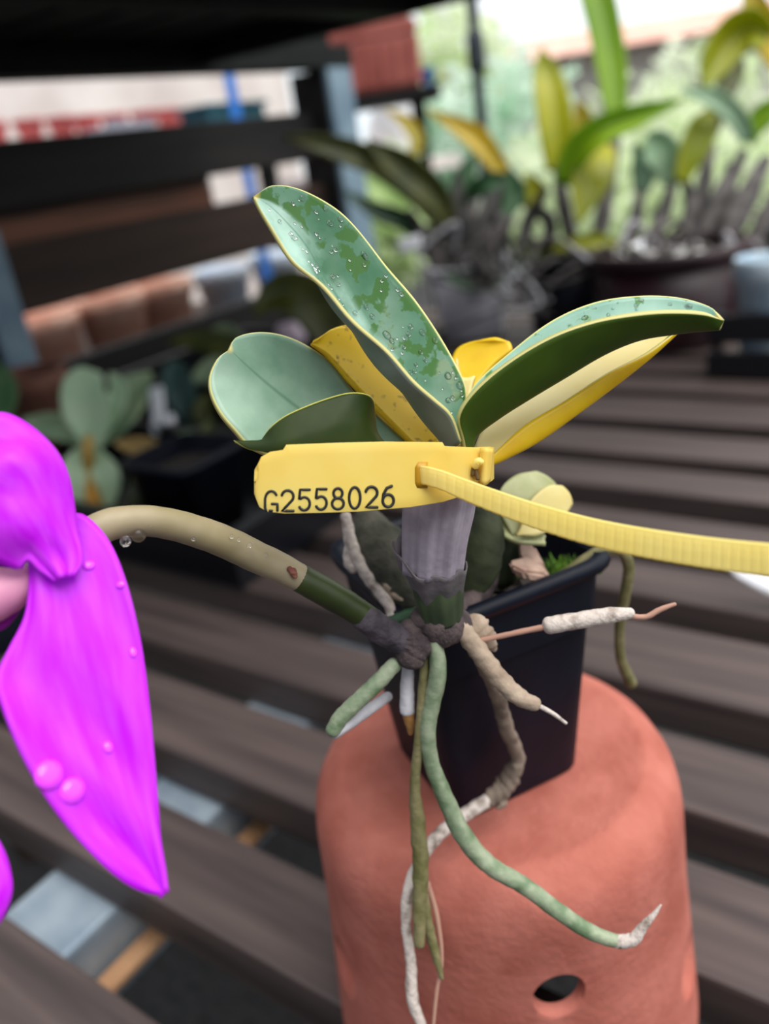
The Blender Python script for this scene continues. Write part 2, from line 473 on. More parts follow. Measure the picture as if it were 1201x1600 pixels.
o = from_bm('moss', bm, M_moss, None, False)
tag(o, 'bright green moss tuft inside the black pot beside its right rim', 'moss', kind='stuff')
def chip(pts, m, label, th=.004):
    bm = bmesh.new(); top = [bm.verts.new(at(*p)) for p in pts]; off = Vector((.0005, .001, -th))
    bot = [bm.verts.new(v.co + off) for v in top]; n = len(top)
    bm.faces.new(top); bm.faces.new(bot[::-1])
    for i in range(n): bm.faces.new((top[i], bot[i], bot[(i + 1) % n], top[(i + 1) % n]))
    bmesh.ops.recalc_face_normals(bm, faces=bm.faces)
    bmesh.ops.bevel(bm, geom=list(bm.edges), offset=.0008, segments=2, affect='EDGES')
    o = from_bm('bark_chip', bm, m, None, False); centre(o)
    return tag(o, label, 'bark chip', 'bark chips in the black pot')
chip([(808, 842, .232), (832, 846, .234), (850, 880, .233), (826, 890, .230), (810, 868, .231)], M_chip, 'upright pinkish bark chip under the small pale leaves in the pot')
chip([(794, 874, .229), (822, 866, .232), (856, 888, .231), (852, 898, .229), (818, 892, .226), (796, 884, .227)], M_chip, 'wedge shaped pinkish bark chip lying in front of the upright chip')
chip([(806, 902, .226), (830, 900, .229), (838, 914, .228), (816, 922, .225)], M_soil, 'small dark bark chip lowest in the pot beside the moss')

# ---------------------------------------------------------------- the orchid
BASE = at(690, 985, .206)
orchid = empty('orchid_plant', BASE, 'orchid with thick green and yellow leaves and a magenta flower in the square black pot', 'orchid plant')
MARG = (220, 216, 142)
ML_top = leaf_mat('leaf_top_wet', (162, 196, 180), (44, 102, 66), MARG, wet=(48, 98, 26), wet_side='R', midrib=(58, 110, 84), tip=(220, 190, 90))
ML_under = mat('leaf_underside_grey', (108, 122, 108), (136, 148, 136), rough=.45, scale=80, trans=.08)
ML_rim = mat('leaf_margin_yellow', (208, 200, 128), rough=.4, trans=.2)
ML_topB = leaf_mat('leaf_top_dry', (152, 182, 160), (104, 144, 118), MARG, midrib=(84, 124, 100), scale=70, tip=(214, 200, 130))
ML_underC = leaf_mat('leaf_underside_olive', (30, 44, 10), (46, 60, 14), (196, 192, 96), rough=.5, trans=.05, scale=70, band=.02, spec=.2)
ML_topG = leaf_mat('leaf_top_pale', (164, 200, 182), (120, 166, 146), MARG, wet=(70, 128, 66), wet_side='R', scale=70, tip=(226, 196, 60), wet_at=.62)
ML_underG = mat('leaf_underside_green', (50, 74, 18), (66, 90, 24), rough=.45, scale=60, trans=.1, tcol=(110, 140, 10), spec=.25)
ML_yel = mat('yellowed_leaf', (238, 202, 24), (228, 184, 18), rough=.4, scale=160, lo=.4, hi=.75, trans=.25, tcol=(255, 220, 20))
ML_yel2 = mat('yellowed_leaf_speckled', (238, 202, 24), (126, 104, 20), rough=.4, scale=420, detail=2, lo=.60, hi=.74, trans=.25, tcol=(255, 220, 20))
ML_cream = mat('cream_leaf', (242, 228, 164), (232, 212, 130), rough=.4, scale=60, trans=.2)
ML_keiki = mat('pale_small_leaf', (172, 178, 122), (204, 206, 160), rough=.45, scale=90, trans=.2)
M_drop = mat('water', (255, 255, 255), rough=.03)
nt = M_drop.node_tree; pb = [n for n in nt.nodes if n.type == 'BSDF_PRINCIPLED'][0]
pb.inputs['Transmission Weight'].default_value = 1.0; pb.inputs['IOR'].default_value = 1.33

def wav(a, f, ph=0.0): return lambda u, v: a * math.sin(f * v + ph + 3 * u) * min(1, 5 * v, 5 * (1 - v))
leafA = loft('leaf',
    [(395, 308, .176), (410, 338, .1755), (432, 372, .175), (462, 412, .1745), (500, 448, .174), (545, 492, .174), (592, 540, .1745), (640, 588, .175), (680, 626, .1765), (704, 650, .178), (720, 690, .181)],
    [(395, 308, .176), (424, 326, .178), (455, 360, .1795), (492, 410, .1815), (522, 462, .183), (552, 515, .184), (590, 566, .185), (632, 618, .1855), (666, 660, .1855), (690, 690, .1855), (700, 708, .185)],
    [(395, 308, .176), (424, 291, .178), (470, 297, .181), (520, 325, .1845), (568, 372, .1875), (612, 427, .1895), (652, 477, .191), (690, 530, .192), (715, 578, .192), (727, 612, .1915), (722, 690, .188)],
    [ML_top, ML_under, ML_rim], orchid, n=70, nc=24, thick=.0009, top='R', sharp=.45, disp=lambda u, v: .0004 * math.sin(22 * v + 8 * u) * min(1, 4 * v, 4 * (1 - v)), label='large upright green leaf wet with water drops')
leafB = loft('leaf',
    [(357, 547, .188), (340, 560, .187), (327, 588, .186), (328, 614, .185), (342, 645, .184), (364, 672, .184), (392, 700, .185), (470, 725, .188), (560, 725, .192), (640, 722, .194)],
    [(357, 547, .188), (385, 573, .1905), (430, 612, .1935), (480, 650, .196), (540, 690, .197), (600, 712, .197), (652, 722, .196)],
    [(357, 547, .188), (366, 530, .190), (400, 520, .192), (440, 524, .1945), (480, 541, .197), (520, 570, .199), (552, 612, .200), (600, 660, .200), (660, 715, .198)],
    [ML_topB, ML_under, ML_rim], orchid, n=60, nc=20, thick=.0012, top='R', sharp=.35, label='broad grey-green leaf with a notched tip')
leafC = loft('leaf',
    [(412, 688, .176), (424, 670, .1755), (446, 652, .1755), (480, 636, .176), (520, 622, .177), (556, 615, .178), (578, 622, .181), (582, 650, .185), (590, 690, .189), (640, 720, .191)],
    [(402, 692, .1755), (424, 692, .174), (450, 688, .1735), (490, 676, .174), (530, 664, .175), (560, 664, .177), (590, 690, .182), (640, 720, .187)],
    [(366, 690, .176), (388, 702, .175), (418, 707, .174), (460, 714, .174), (510, 718, .175), (550, 720, .177), (600, 724, .181), (640, 726, .185)],
    [ML_topB, ML_underC, ML_rim], orchid, n=50, nc=18, thick=.0012, top='-L', sharp=.2, label='low curled leaf showing its olive underside')
loft('leaf',
    [(485, 538, .196), (510, 556, .196), (545, 596, .196), (590, 642, .196), (640, 692, .195), (670, 722, .195)],
    [(488, 536, .196), (520, 538, .198), (565, 570, .200), (620, 628, .200), (666, 680, .198), (682, 722, .196)],
    [(492, 532, .196), (520, 514, .199), (556, 510, .2015), (610, 545, .2045), (672, 610, .2045), (708, 660, .201), (700, 722, .198)],
    [ML_yel2, ML_yel2, ML_yel], orchid, n=40, nc=14, thick=.0012, top='R', sharp=.3, label='yellowed leaf with dark specks')
loft('leaf',
    [(560, 600, .205), (580, 640, .204), (610, 685, .203), (650, 722, .200)],
    [(566, 600, .206), (596, 640, .206), (630, 684, .204), (660, 722, .201)],
    [(574, 596, .207), (612, 632, .207), (650, 676, .206), (672, 722, .202)],
    [ML_cream, ML_yel, ML_yel], orchid, n=24, nc=10, thick=.0012, top='R', label='pale yellow leaf base')
loft('leaf',
    [(800, 548, .212), (770, 572, .212), (745, 604, .211), (724, 650, .206), (716, 700, .200)],
    [(796, 534, .213), (752, 552, .216), (728, 580, .216), (714, 640, .210), (708, 700, .201)],
    [(772, 530, .214), (738, 534, .218), (712, 550, .220), (700, 600, .216), (700, 700, .203)],
    [ML_yel, ML_yel, ML_yel], orchid, n=30, nc=12, thick=.0012, top='L', label='yellowed leaf behind the others')
loft('leaf',
    [(742, 588, .208), (736, 610, .207), (728, 650, .204), (722, 700, .199)],
    [(722, 590, .209), (724, 614, .208), (722, 655, .205), (716, 700, .200)],
    [(714, 560, .210), (708, 600, .210), (708, 650, .207), (706, 700, .201)],
    [ML_cream, ML_cream, ML_cream], orchid, n=20, nc=8, thick=.001, top='L', label='cream inner leaf edge')
leafG = loft('leaf',
    [(1128, 500, .176), (1100, 490, .1745), (1050, 487, .174), (1000, 490, .174), (930, 502, .1745), (860, 527, .175), (790, 569, .176), (740, 612, .177), (716, 650, .179), (722, 688, .182), (728, 720, .184)],
    [(1124, 512, .1765), (1096, 514, .179), (1060, 518, .1805), (1000, 528, .182), (945, 550, .183), (880, 588, .184), (820, 624, .185), (775, 653, .1855), (742, 680, .186), (734, 708, .186), (732, 722, .186)],
    [(1128, 498, .1765), (1112, 482, .1795), (1062, 467, .183), (1000, 464, .1855), (930, 474, .188), (862, 503, .1895), (792, 556, .1905), (744, 600, .190), (722, 640, .189), (724, 690, .1875), (736, 722, .187)],
    [ML_topG, ML_underG, ML_rim], orchid, n=64, nc=24, thick=.0013, top='-L', sharp=.4, label='arching green leaf, green above and darker below')
loft('leaf',
    [(1057, 517, .196), (1010, 552, .195), (950, 583, .194), (880, 628, .193), (820, 664, .192), (774, 706, .191), (756, 722, .190)],
    [(1057, 518, .196), (1014, 556, .1965), (960, 600, .1965), (900, 645, .1955), (836, 690, .194), (776, 720, .192), (752, 728, .191)],
    [(1057, 516, .196), (1000, 524, .200), (940, 545, .2025), (870, 590, .203), (810, 622, .202), (760, 662, .199), (740, 700, .194)],
    [ML_cream, ML_yel, ML_rim], orchid, n=44, nc=16, thick=.0013, top='-L', sharp=.45, label='yellow leaf with a cream upper face')
# small new growth low in the pot
loft('leaf', [(774, 790, .226), (784, 762, .227), (806, 744, .229), (836, 738, .231)], [(786, 812, .226), (806, 790, .226), (832, 766, .228), (852, 744, .231)],
     [(800, 838, .226), (836, 820, .228), (862, 790, .230), (866, 756, .232)], [ML_keiki, ML_keiki, ML_rim], orchid, n=24, nc=12, top='L', sharp=.2, label='small pale green young leaf')
loft('leaf', [(816, 800, .224), (834, 776, .226), (856, 760, .229), (876, 760, .231)], [(814, 822, .223), (838, 806, .225), (866, 786, .228), (888, 772, .231)],
     [(806, 836, .223), (842, 836, .224), (876, 812, .228), (892, 788, .231)], [ML_cream, ML_keiki, ML_cream], orchid, n=24, nc=12, top='L', sharp=.2, label='small cream young leaf')
loft('leaf', [(770, 806, .226), (778, 830, .226), (802, 846, .225), (852, 850, .224)], [(770, 796, .228), (786, 818, .228), (812, 836, .227), (850, 846, .226)],
     [(776, 786, .229), (800, 806, .229), (830, 822, .228), (852, 838, .227)], [ML_keiki, ML_underC, ML_keiki], orchid, n=20, nc=10, top='L', label='small folded young leaf with dark underside')

# stem: ribbed papery sheath, torn lower sheath, knuckle
M_sheath = mat('papery_sheath', (140, 131, 146), (178, 168, 182), rough=.75, scale=90, bump=.4, trans=.1)
M_sheath2 = mat('old_grey_sheath', (86, 82, 84), (124, 116, 120), rough=.8, scale=120, bump=.4, trans=.06)
M_stemgreen = mat('stem_green', (48, 62, 40), (74, 88, 58), rough=.6, scale=100)
M_knuckle = mat('rhizome_brown', (58, 47, 50), (96, 82, 82), rough=.85, scale=220, bump=.8)
def ribbed(name, keys, m, parent, ribs=9, amp=.06, seg=72, n=24, hollow=False):
    K = crv(keys, n); bm = bmesh.new(); rings = []
    P = [at(*k[:3]) for k in K]
    for i, k in enumerate(K):
        t = (P[min(i + 1, n - 1)] - P[max(i - 1, 0)]).normalized(); e = (ray(k[0] + 10, k[1]) - ray(k[0], k[1])).normalized(); e = (e - t * e.dot(t)).normalized(); b = t.cross(e)
        R = k[3] * k[2] * PXU / 2
        rings.append([bm.verts.new(P[i] + (e * math.cos(a) + b * math.sin(a) * .9) * R * (1 + amp * math.sin(ribs * a + i * .05) + amp * .5 * math.sin(ribs * 2.7 * a))) for a in (2 * math.pi * j / seg for j in range(seg))])
    for a, b in zip(rings, rings[1:]):
        for j in range(seg): bm.faces.new((a[j], a[(j + 1) % seg], b[(j + 1) % seg], b[j]))
    if not hollow: bm.faces.new(rings[0][::-1]); bm.faces.new(rings[-1])
    bmesh.ops.recalc_face_normals(bm, faces=bm.faces)
    o = from_bm(name, bm, m, parent)
    if hollow:
        sd = o.modifiers.new('t', 'SOLIDIFY'); sd.thickness = .0004; sd.offset = 0
    return o
ribbed('stem', [(700, 712, .1895, 84), (694, 745, .1905, 98), (684, 790, .193, 106), (677, 840, .1955, 98), (674, 892, .1985, 90)], M_sheath, orchid, 7, .07)['label'] = 'pale lilac ribbed papery stem'
ribbed('stem', [(678, 870, .1985, 82), (684, 920, .202, 78), (690, 968, .2055, 64)], M_stemgreen, orchid, 5, .03)['label'] = 'dark green stem base'
# torn sheath cup with a jagged rim
def cup():
    seg, n = 60, 12; bm = bmesh.new(); rings = []
    for i in range(n):
        t = i / (n - 1); vs = []
        for j in range(seg):
            a = 2 * math.pi * j / seg
            top = 888 - 16 * math.sin(a * 1.0 + 2.9) + 4 * math.sin(7 * a) - 42 * max(0, math.cos(a - math.pi)) ** 3
            y = top * (1 - t) + 968 * t
            cx = 677 * (1 - t) + 688 * t; w = (104 * (1 - t) ** 1.2 + 60 * (1 - (1 - t) ** 1.2)) / 2 + 12 * (1 - t) ** 2 * max(0, math.cos(a - math.pi)) ** 2
            d0 = .1990 * (1 - t) + .2057 * t
            q = at(cx + w * math.cos(a), y, d0 - w * d0 * PXU * .85 * math.sin(a) * 1.0)
            vs.append(bm.verts.new(q))
        rings.append(vs)
    for a, b in zip(rings, rings[1:]):
        for j in range(seg): bm.faces.new((a[j], a[(j + 1) % seg], b[(j + 1) % seg], b[j]))
    o = from_bm('torn_sheath', bm, M_sheath2, orchid)
    sd = o.modifiers.new('t', 'SOLIDIFY'); sd.thickness = .0004; sd.offset = 0
    o['label'] = 'torn grey sheath round the stem base'
cup()
root('torn_sheath', [(634, 822, .1975, 6), (626, 842, .197, 10), (622, 866, .1975, 12), (630, 890, .198, 10)], M_sheath2, orchid, n=14)
root('rhizome', [(662, 965, .2065, 52), (690, 978, .206, 66), (716, 975, .208, 52)], M_knuckle, orchid, n=20, wob=.12)
root('rhizome', [(640, 984, .2065, 44), (648, 1006, .2055, 56), (640, 1026, .2055, 48)], M_knuckle, orchid, n=20, wob=.12)
root('rhizome', [(640, 1000, .208, 50), (690, 985, .214, 54), (730, 950, .226, 50), (760, 900, .236, 44)], M_knuckle, orchid, n=24, wob=.12)
# old pseudobulbs behind the stem
M_bulb = mat('old_pseudobulb', (50, 52, 42), (84, 82, 72), rough=.9, scale=140, bump=.6)
M_bulb2 = mat('green_pseudobulb', (36, 44, 26), (62, 70, 44), rough=.7, scale=120, bump=.4)
root('pseudobulb', [(572, 806, .236, 40), (590, 850, .234, 88), (620, 905, .232, 92), (650, 950, .230, 60)], M_bulb, orchid, n=24, wob=.05)['label'] = 'withered grey pseudobulb'
root('pseudobulb', [(750, 782, .224, 44), (752, 830, .226, 72), (744, 880, .229, 76), (730, 930, .231, 50)], M_bulb2, orchid, n=24, wob=.04)['label'] = 'dark green pseudobulb'
root('pseudobulb', [(790, 812, .236, 30), (790, 850, .238, 54), (782, 900, .241, 50)], M_bulb2, orchid, n=20, wob=.04)['label'] = 'dark green pseudobulb'

M_rgreen = mat('root_green', (98, 120, 88), (150, 160, 134), rough=.6, scale=200, bump=.3)
M_rolive = mat('root_olive', (94, 92, 50), (130, 122, 86), rough=.7, scale=160, bump=.4)
M_rtan = mat('root_tan', (150, 130, 112), (188, 168, 148), rough=.8, scale=160, bump=.5)
M_rbrown = mat('root_brown', (98, 84, 74), (146, 128, 114), rough=.85, scale=160, bump=.5)
M_rwhite = mat('root_white', (128, 112, 102), (204, 192, 184), rough=.8, scale=260, lo=.28, hi=.5, bump=.6)
M_rgreyw = mat('root_grey_white', (168, 166, 172), (200, 198, 204), rough=.75, scale=140, bump=.3)
M_rthread = mat('root_thread', (176, 134, 116), rough=.7)
root('root', [(680, 1004, .205, 24), (684, 1050, .206, 28), (676, 1092, .208, 28), (668, 1135, .2095, 27), (673, 1188, .212, 25), (697, 1250, .215, 27), (724, 1306, .217, 30), (762, 1350, .218, 29), (820, 1385, .2175, 27), (878, 1428, .217, 26), (926, 1458, .2165, 24), (968, 1472, .216, 20)], M_rgreen, orchid, n=90, wob=.05, label='long pale green aerial root')
root('root', [(962, 1471, .2162, 21), (988, 1468, .215, 20), (1006, 1446, .214, 14), (1022, 1428, .2135, 8), (1032, 1414, .213, 3)], M_rwhite, orchid, n=30, label='white root tip')
root('root', [(664, 1008, .2065, 14), (660, 1080, .208, 15), (654, 1160, .211, 16), (648, 1225, .214, 17), (652, 1280, .217, 24), (657, 1350, .219, 26), (655, 1420, .220, 22), (655, 1474, .221, 18)], M_rolive, orchid, n=60, wob=.1, label='straight olive root hanging over the terracotta pot')
root('root', [(724, 985, .208, 26), (752, 1030, .213, 26), (775, 1080, .221, 24), (792, 1140, .233, 24), (809, 1182, .242, 22), (804, 1206, .243, 24)], M_rbrown, orchid, n=50, wob=.12, label='brown root bent against the black pot')
root('root', [(806, 1196, .243, 26), (788, 1228, .244, 32), (764, 1250, .243, 24)], M_rbrown, orchid, n=20, wob=.2, label='knobbly root joint')
root('root', [(790, 1240, .244, 12), (784, 1256, .2435, 14), (778, 1262, .243, 8)], M_rbrown, orchid, n=10, wob=.2)
root('root', [(770, 1246, .2435, 22), (730, 1270, .240, 22), (690, 1300, .235, 20), (662, 1335, .230, 20), (640, 1385, .227, 20), (634, 1440, .227, 16), (642, 1505, .228, 17), (644, 1560, .229, 19), (656, 1596, .230, 16), (672, 1640, .231, 12)], M_rwhite, orchid, n=80, wob=.1, label='long whitish root hanging to the bottom')
root('root', [(668, 1380, .225, 8), (682, 1430, .225, 8), (690, 1500, .226, 6), (682, 1550, .227, 6), (676, 1612, .228, 5)], M_rthread, orchid, n=40, wob=.05, label='thin reddish root thread')
root('root', [(664, 1400, .224, 12), (668, 1440, .224, 16), (680, 1490, .2245, 14), (690, 1528, .225, 7)], M_rolive, orchid, n=30, wob=.12, label='short olive root end')
root('root', [(712, 972, .206, 30), (742, 1010, .206, 30), (780, 1060, .206, 30), (812, 1090, .206, 28), (836, 1100, .206, 22)], M_rtan, orchid, n=40, wob=.1, label='cut tan root')
root('root', [(836, 1100, .206, 8), (862, 1114, .206, 7), (884, 1130, .206, 5)], M_rwhite, orchid, n=12, label='bare white root core')
root('root', [(744, 1002, .207, 8), (800, 990, .206, 9), (858, 978, .205, 10)], M_rthread, orchid, n=16, label='bare reddish root core')
root('root', [(858, 977, .205, 28), (900, 970, .205, 27), (950, 962, .205, 26), (984, 958, .205, 18)], M_rwhite, orchid, n=24, wob=.06, label='thick whitish piece of sheathed root')
root('root', [(980, 962, .205, 9), (1008, 964, .2045, 9), (1032, 952, .204, 9), (1054, 944, .2035, 6)], M_rthread, orchid, n=24, label='curled reddish root tip')
root('root', [(740, 978, .210, 44), (760, 1000, .211, 34), (772, 1014, .212, 10)], M_rtan, orchid, n=16, wob=.2, label='torn tan root stub')
root('root', [(616, 1038, .206, 24), (590, 1066, .2055, 26), (558, 1096, .205, 26), (530, 1124, .205, 26), (520, 1142, .205, 24)], M_rgreen, orchid, n=40, wob=.05, label='bent pale green root')
root('root', [(522, 1144, .2055, 22), (548, 1128, .208, 20), (580, 1106, .212, 18), (606, 1088, .216, 16)], M_rgreyw, orchid, n=30, wob=.05, label='pale root running back under the bent root')
root('root', [(638, 1034, .209, 18), (636, 1070, .2105, 22), (636, 1110, .212, 24)], M_rgreyw, orchid, n=20, wob=.06, label='short grey-white root')
M_rtip = mat('root_tip_amber', (126, 88, 48), (150, 108, 60), rough=.5, scale=100)
root('root', [(637, 1112, .212, 20), (640, 1130, .2125, 16), (641, 1146, .213, 8)], M_rtip, orchid, n=12, label='amber root tip')
root('root', [(540, 806, .228, 16), (548, 846, .228, 20), (562, 880, .228, 22), (586, 914, .227, 22), (606, 944, .225, 18), (618, 985, .220, 14)], M_rwhite, orchid, n=40, wob=.14, label='dead white root over the left rim')
root('root', [(546, 850, .229, 16), (545, 878, .2285, 18), (552, 890, .228, 14)], M_rwhite, orchid, n=14, wob=.12)
root('root', [(598, 905, .226, 14), (614, 926, .226, 18), (628, 938, .2255, 10)], M_rtan, orchid, n=14, wob=.12)
M_rdkgreen = mat('root_dark_green', (24, 62, 36), (40, 82, 50), rough=.5, scale=80)
root('root', [(606, 978, .2155, 26), (634, 966, .2155, 26), (664, 955, .2155, 24)], M_rdkgreen, orchid, n=16, label='dark green root')
root('root', [(856, 912, .236, 16), (890, 892, .238, 18), (920, 872, .2385, 20), (948, 858, .2385, 20), (972, 862, .239, 20), (982, 886, .2415, 18), (976, 930, .246, 17), (968, 980, .252, 16), (970, 1030, .258, 16), (986, 1068, .263, 18)], M_rolive, orchid, n=60, wob=.05, label='green root trailing over the right rim')

# flower spike
M_stalk = mat('spike_tan', (138, 126, 92), (160, 146, 118), rough=.5, scale=60, spec=.5)
M_stalkg = mat('spike_green', (32, 44, 12), (50, 62, 20), rough=.45, scale=60)
M_stalkd = mat('spike_sheath_dark', (48, 42, 50), (84, 76, 84), rough=.8, scale=200, bump=.7)
spike = root('flower_spike', [(466, 902, .1935, 44), (440, 888, .192, 47), (400, 870, .189, 50), (350, 846, .185, 51), (300, 828, .181, 50), (250, 816, .177, 49), (205, 814, .174, 49), (160, 824, .171, 52), (110, 858, .168, 54), (60, 900, .166, 54)], M_stalk, orchid, n=60, seg=24, wob=.015, label='arching tan flower spike')
sg = root('green_joint', [(578, 968, .2025, 40), (545, 947, .200, 44), (510, 926, .197, 46), (470, 904, .1938, 45)], M_stalkg, spike, n=24, seg=20, wob=.01)
root('dark_sheath', [(648, 1010, .2055, 46), (622, 998, .205, 46), (596, 984, .2035, 46), (566, 962, .2015, 43)], M_stalkd, spike, n=24, seg=20, wob=.05)
root('node', [(452, 888, .1887, 8), (458, 894, .1889, 12), (461, 901, .1891, 8)], mat('node_red_brown', (104, 52, 40), (150, 96, 76), rough=.7, scale=300), spike, n=10, wob=.2)
bm = bmesh.new()
for x, y, d, w in ((216, 836, .1730, 24), (196, 846, .1712, 18), (362, 838, .1815, 8), (373, 843, .1820, 7), (302, 842, .1765, 8), (390, 852, .1825, 9), (236, 824, .173, 7), (416, 866, .186, 6)):
    q_ = bmesh.ops.create_icosphere(bm, subdivisions=2, radius=w * d * PXU / 2); c_ = at(x, y, d - w * d * PXU * .1)
    for v in q_['verts']: v.co += c_
tag(from_bm('water_drops', bm, M_drop, spike), kind='stuff')
M_pet = bpy.data.materials.new('magenta_petal'); M_pet.use_nodes = True
nt = M_pet.node_tree; N = nt.nodes; L = nt.links; N.clear()
out = N.new('ShaderNodeOutputMaterial'); pb = N.new('ShaderNodeBsdfPrincipled'); tr = N.new('ShaderNodeBsdfTranslucent'); mx = N.new('ShaderNodeMixShader'); mx.inputs[0].default_value = .3
tc = N.new('ShaderNodeTexCoord'); uvn = N.new('ShaderNodeUVMap'); mp = N.new('ShaderNodeMapping'); mp.inputs['Scale'].default_value = (5, 2.6, 1); nz = N.new('ShaderNodeTexNoise'); nz.inputs['Scale'].default_value = 1.3; nz.inputs['Detail'].default_value = 4
rp = N.new('ShaderNodeValToRGB'); rp.color_ramp.elements[0].position = .38; rp.color_ramp.elements[1].position = .66
rp.color_ramp.elements[0].color = lin((208, 0, 240)); rp.color_ramp.elements[1].color = lin((218, 62, 246))
L.new(uvn.outputs[0], mp.inputs[0]); L.new(mp.outputs[0], nz.inputs['Vector']); L.new(nz.outputs['Fac'], rp.inputs[0])
L.new(rp.outputs[0], pb.inputs['Base Color']); L.new(rp.outputs[0], tr.inputs[0]); pb.inputs['Roughness'].default_value = .5
pb.inputs['Specular IOR Level'].default_value = .35
pb.inputs['Sheen Weight'].default_value = .05
bp = N.new('ShaderNodeBump'); bp.inputs['Strength'].default_value = .3; bp.inputs['Distance'].default_value = .0005; L.new(nz.outputs['Fac'], bp.inputs['Height']); L.new(bp.outputs[0], pb.inputs['Normal'])
L.new(pb.outputs[0], mx.inputs[1]); L.new(tr.outputs[0], mx.inputs[2]); L.new(mx.outputs[0], out.inputs[0])
M_pink = mat('column_pink', (226, 140, 190), (236, 170, 190), rough=.5, scale=60, trans=.2)
M_lip = mat('lip_dark_magenta', (150, 0, 150), (196, 10, 190), rough=.5, scale=40, trans=.2)
rip = lambda u, v: .0007 * math.sin(9 * u + 9 * v) * math.sin(6 * v + 1) + .0003 * math.sin(15 * u + 5 * v)
petB = loft('petal',
    [(256, 1396, .146), (215, 1387, .145), (170, 1358, .144), (120, 1310, .143), (72, 1248, .142), (32, 1180, .142), (4, 1110, .143), (-6, 1060, .145), (14, 1010, .148), (38, 960, .151), (46, 900, .154), (40, 860, .157)],
    [(256, 1396, .146), (232, 1340, .1465), (196, 1260, .1475), (160, 1170, .149), (130, 1080, .1505), (108, 990, .152), (90, 900, .1545), (70, 850, .157)],
    [(256, 1396, .146), (250, 1320, .148), (245, 1240, .150), (238, 1150, .152), (228, 1060, .154), (214, 975, .156), (196, 905, .158), (172, 848, .160), (144, 814, .161), (122, 802, .161), (100, 812, .161)],
    M_pet, spike, n=64, nc=24, thick=.0009, top='R', sharp=.12, disp=rip, label='large lower magenta petal pointing down')
petA = loft('petal',
    [(-70, 690, .152), (-30, 660, .153), (4, 650, .154), (40, 664, .155), (74, 694, .1555), (100, 736, .156), (115, 780, .156), (124, 830, .1555), (130, 876, .154), (116, 900, .152)],
    [(-100, 780, .149), (-50, 750, .148), (0, 740, .148), (30, 760, .149), (52, 800, .150), (70, 840, .151), (88, 872, .152), (100, 902, .1515)],
    [(-110, 880, .150), (-70, 870, .149), (-30, 872, .1485), (0, 884, .149), (30, 891, .150), (44, 876, .1505), (62, 892, .151), (86, 910, .1515)],
    M_pet, spike, n=50, nc=20, thick=.0009, top='R', sharp=.1, disp=rip, label='upper pale magenta petal')
petC = loft('petal',
    [(-60, 1480, .140), (-30, 1468, .140), (0, 1440, .141), (14, 1412, .1415), (19, 1384, .142), (12, 1348, .143), (0, 1318, .144), (-20, 1280, .146)],
    [(-80, 1440, .139), (-50, 1420, .139), (-24, 1390, .140), (-14, 1370, .141), (-16, 1340, .142), (-30, 1300, .145)],
    [(-100, 1400, .140), (-70, 1380, .140), (-50, 1360, .141), (-44, 1340, .142), (-44, 1320, .144), (-46, 1290, .146)],
    M_pet, spike, n=24, nc=12, thick=.0009, top='L', sharp=.1, label='edge of another magenta petal')
root('column', [(-60, 930, .155, 120), (-20, 930, .155, 96), (14, 920, .1555, 74), (36, 908, .156, 52), (48, 896, .157, 30)], M_pink, spike, n=20, seg=20, wob=.02, label='pink flower column')
loft('lip', [(-60, 985, .158), (0, 986, .158), (30, 956, .158), (48, 925, .159), (52, 905, .159)], [(-60, 960, .1585), (-6, 962, .1585), (22, 940, .1585), (42, 916, .159), (50, 902, .159)],
     [(-60, 930, .160), (-10, 932, .160), (20, 920, .1595), (40, 906, .1595), (50, 898, .1595)], M_lip, spike, n=20, nc=8, thick=.0008, top='L', label='dark magenta lip')

def drops(name, src, spots, parent, m=M_drop, up=1):
    grid, flip = GRIDS[src.name]; n, nc = len(grid), len(grid[0]) - 1; bm = bmesh.new()
    for u, v, r in spots:
        i = min(n - 2, max(1, int(v * (n - 1)))); j = min(nc - 1, max(1, int(round(u * nc))))
        a = grid[i + 1][j] - grid[i - 1][j]; b = grid[i][j + 1] - grid[i][j - 1]; nn = a.cross(b).normalized()
        if flip: nn = -nn
        nn *= up
        p = grid[i][j].lerp(grid[i + 1][j], v * (n - 1) - int(v * (n - 1)))
        t = a.normalized(); s = nn.cross(t)
        rr = bmesh.ops.create_icosphere(bm, subdivisions=2, radius=1)
        e = random.uniform(.8, 1.5)
        for q in rr['verts']: c = q.co.copy(); q.co = p + nn * (.0006 + c.z * r * .4) + t * (c.x * r * e) + s * (c.y * r)
    return tag(from_bm(name, bm, m, parent), kind='stuff')
rr = random.Random(5)
sp = [(rr.uniform(.56, .97), rr.uniform(.12, .9), rr.uniform(.0002, .0007)) for k in range(70)] + [(rr.uniform(.30, .52), rr.uniform(.05, .45), rr.uniform(.0002, .0005)) for k in range(30)]
sp += [(.93, .80, .0008), (.82, .86, .0007), (.36, .42, .0009), (.97, .22, .0007), (.97, .84, .0008), (.72, .6, .0008)]
drops('water_drops', leafA, sp, leafA)
drops('water_drops', leafG, [(rr.uniform(.7, .97), rr.uniform(.08, .5), rr.uniform(.0003, .0008)) for k in range(16)], leafG)
drops('water_drops', leafB, [(.06, .62, .0012), (.1, .6, .001), (.04, .58, .0009)], leafB)
M_pdrop = mat('drop_on_magenta', (228, 70, 252), rough=.12)
drops('water_drops', petB, [(.80, .86, .0012), (.99, .76, .0009), (.10, .42, .0027), (.16, .36, .0024), (.55, .42, .0009), (.93, .60, .0007)], petB, M_pdrop)

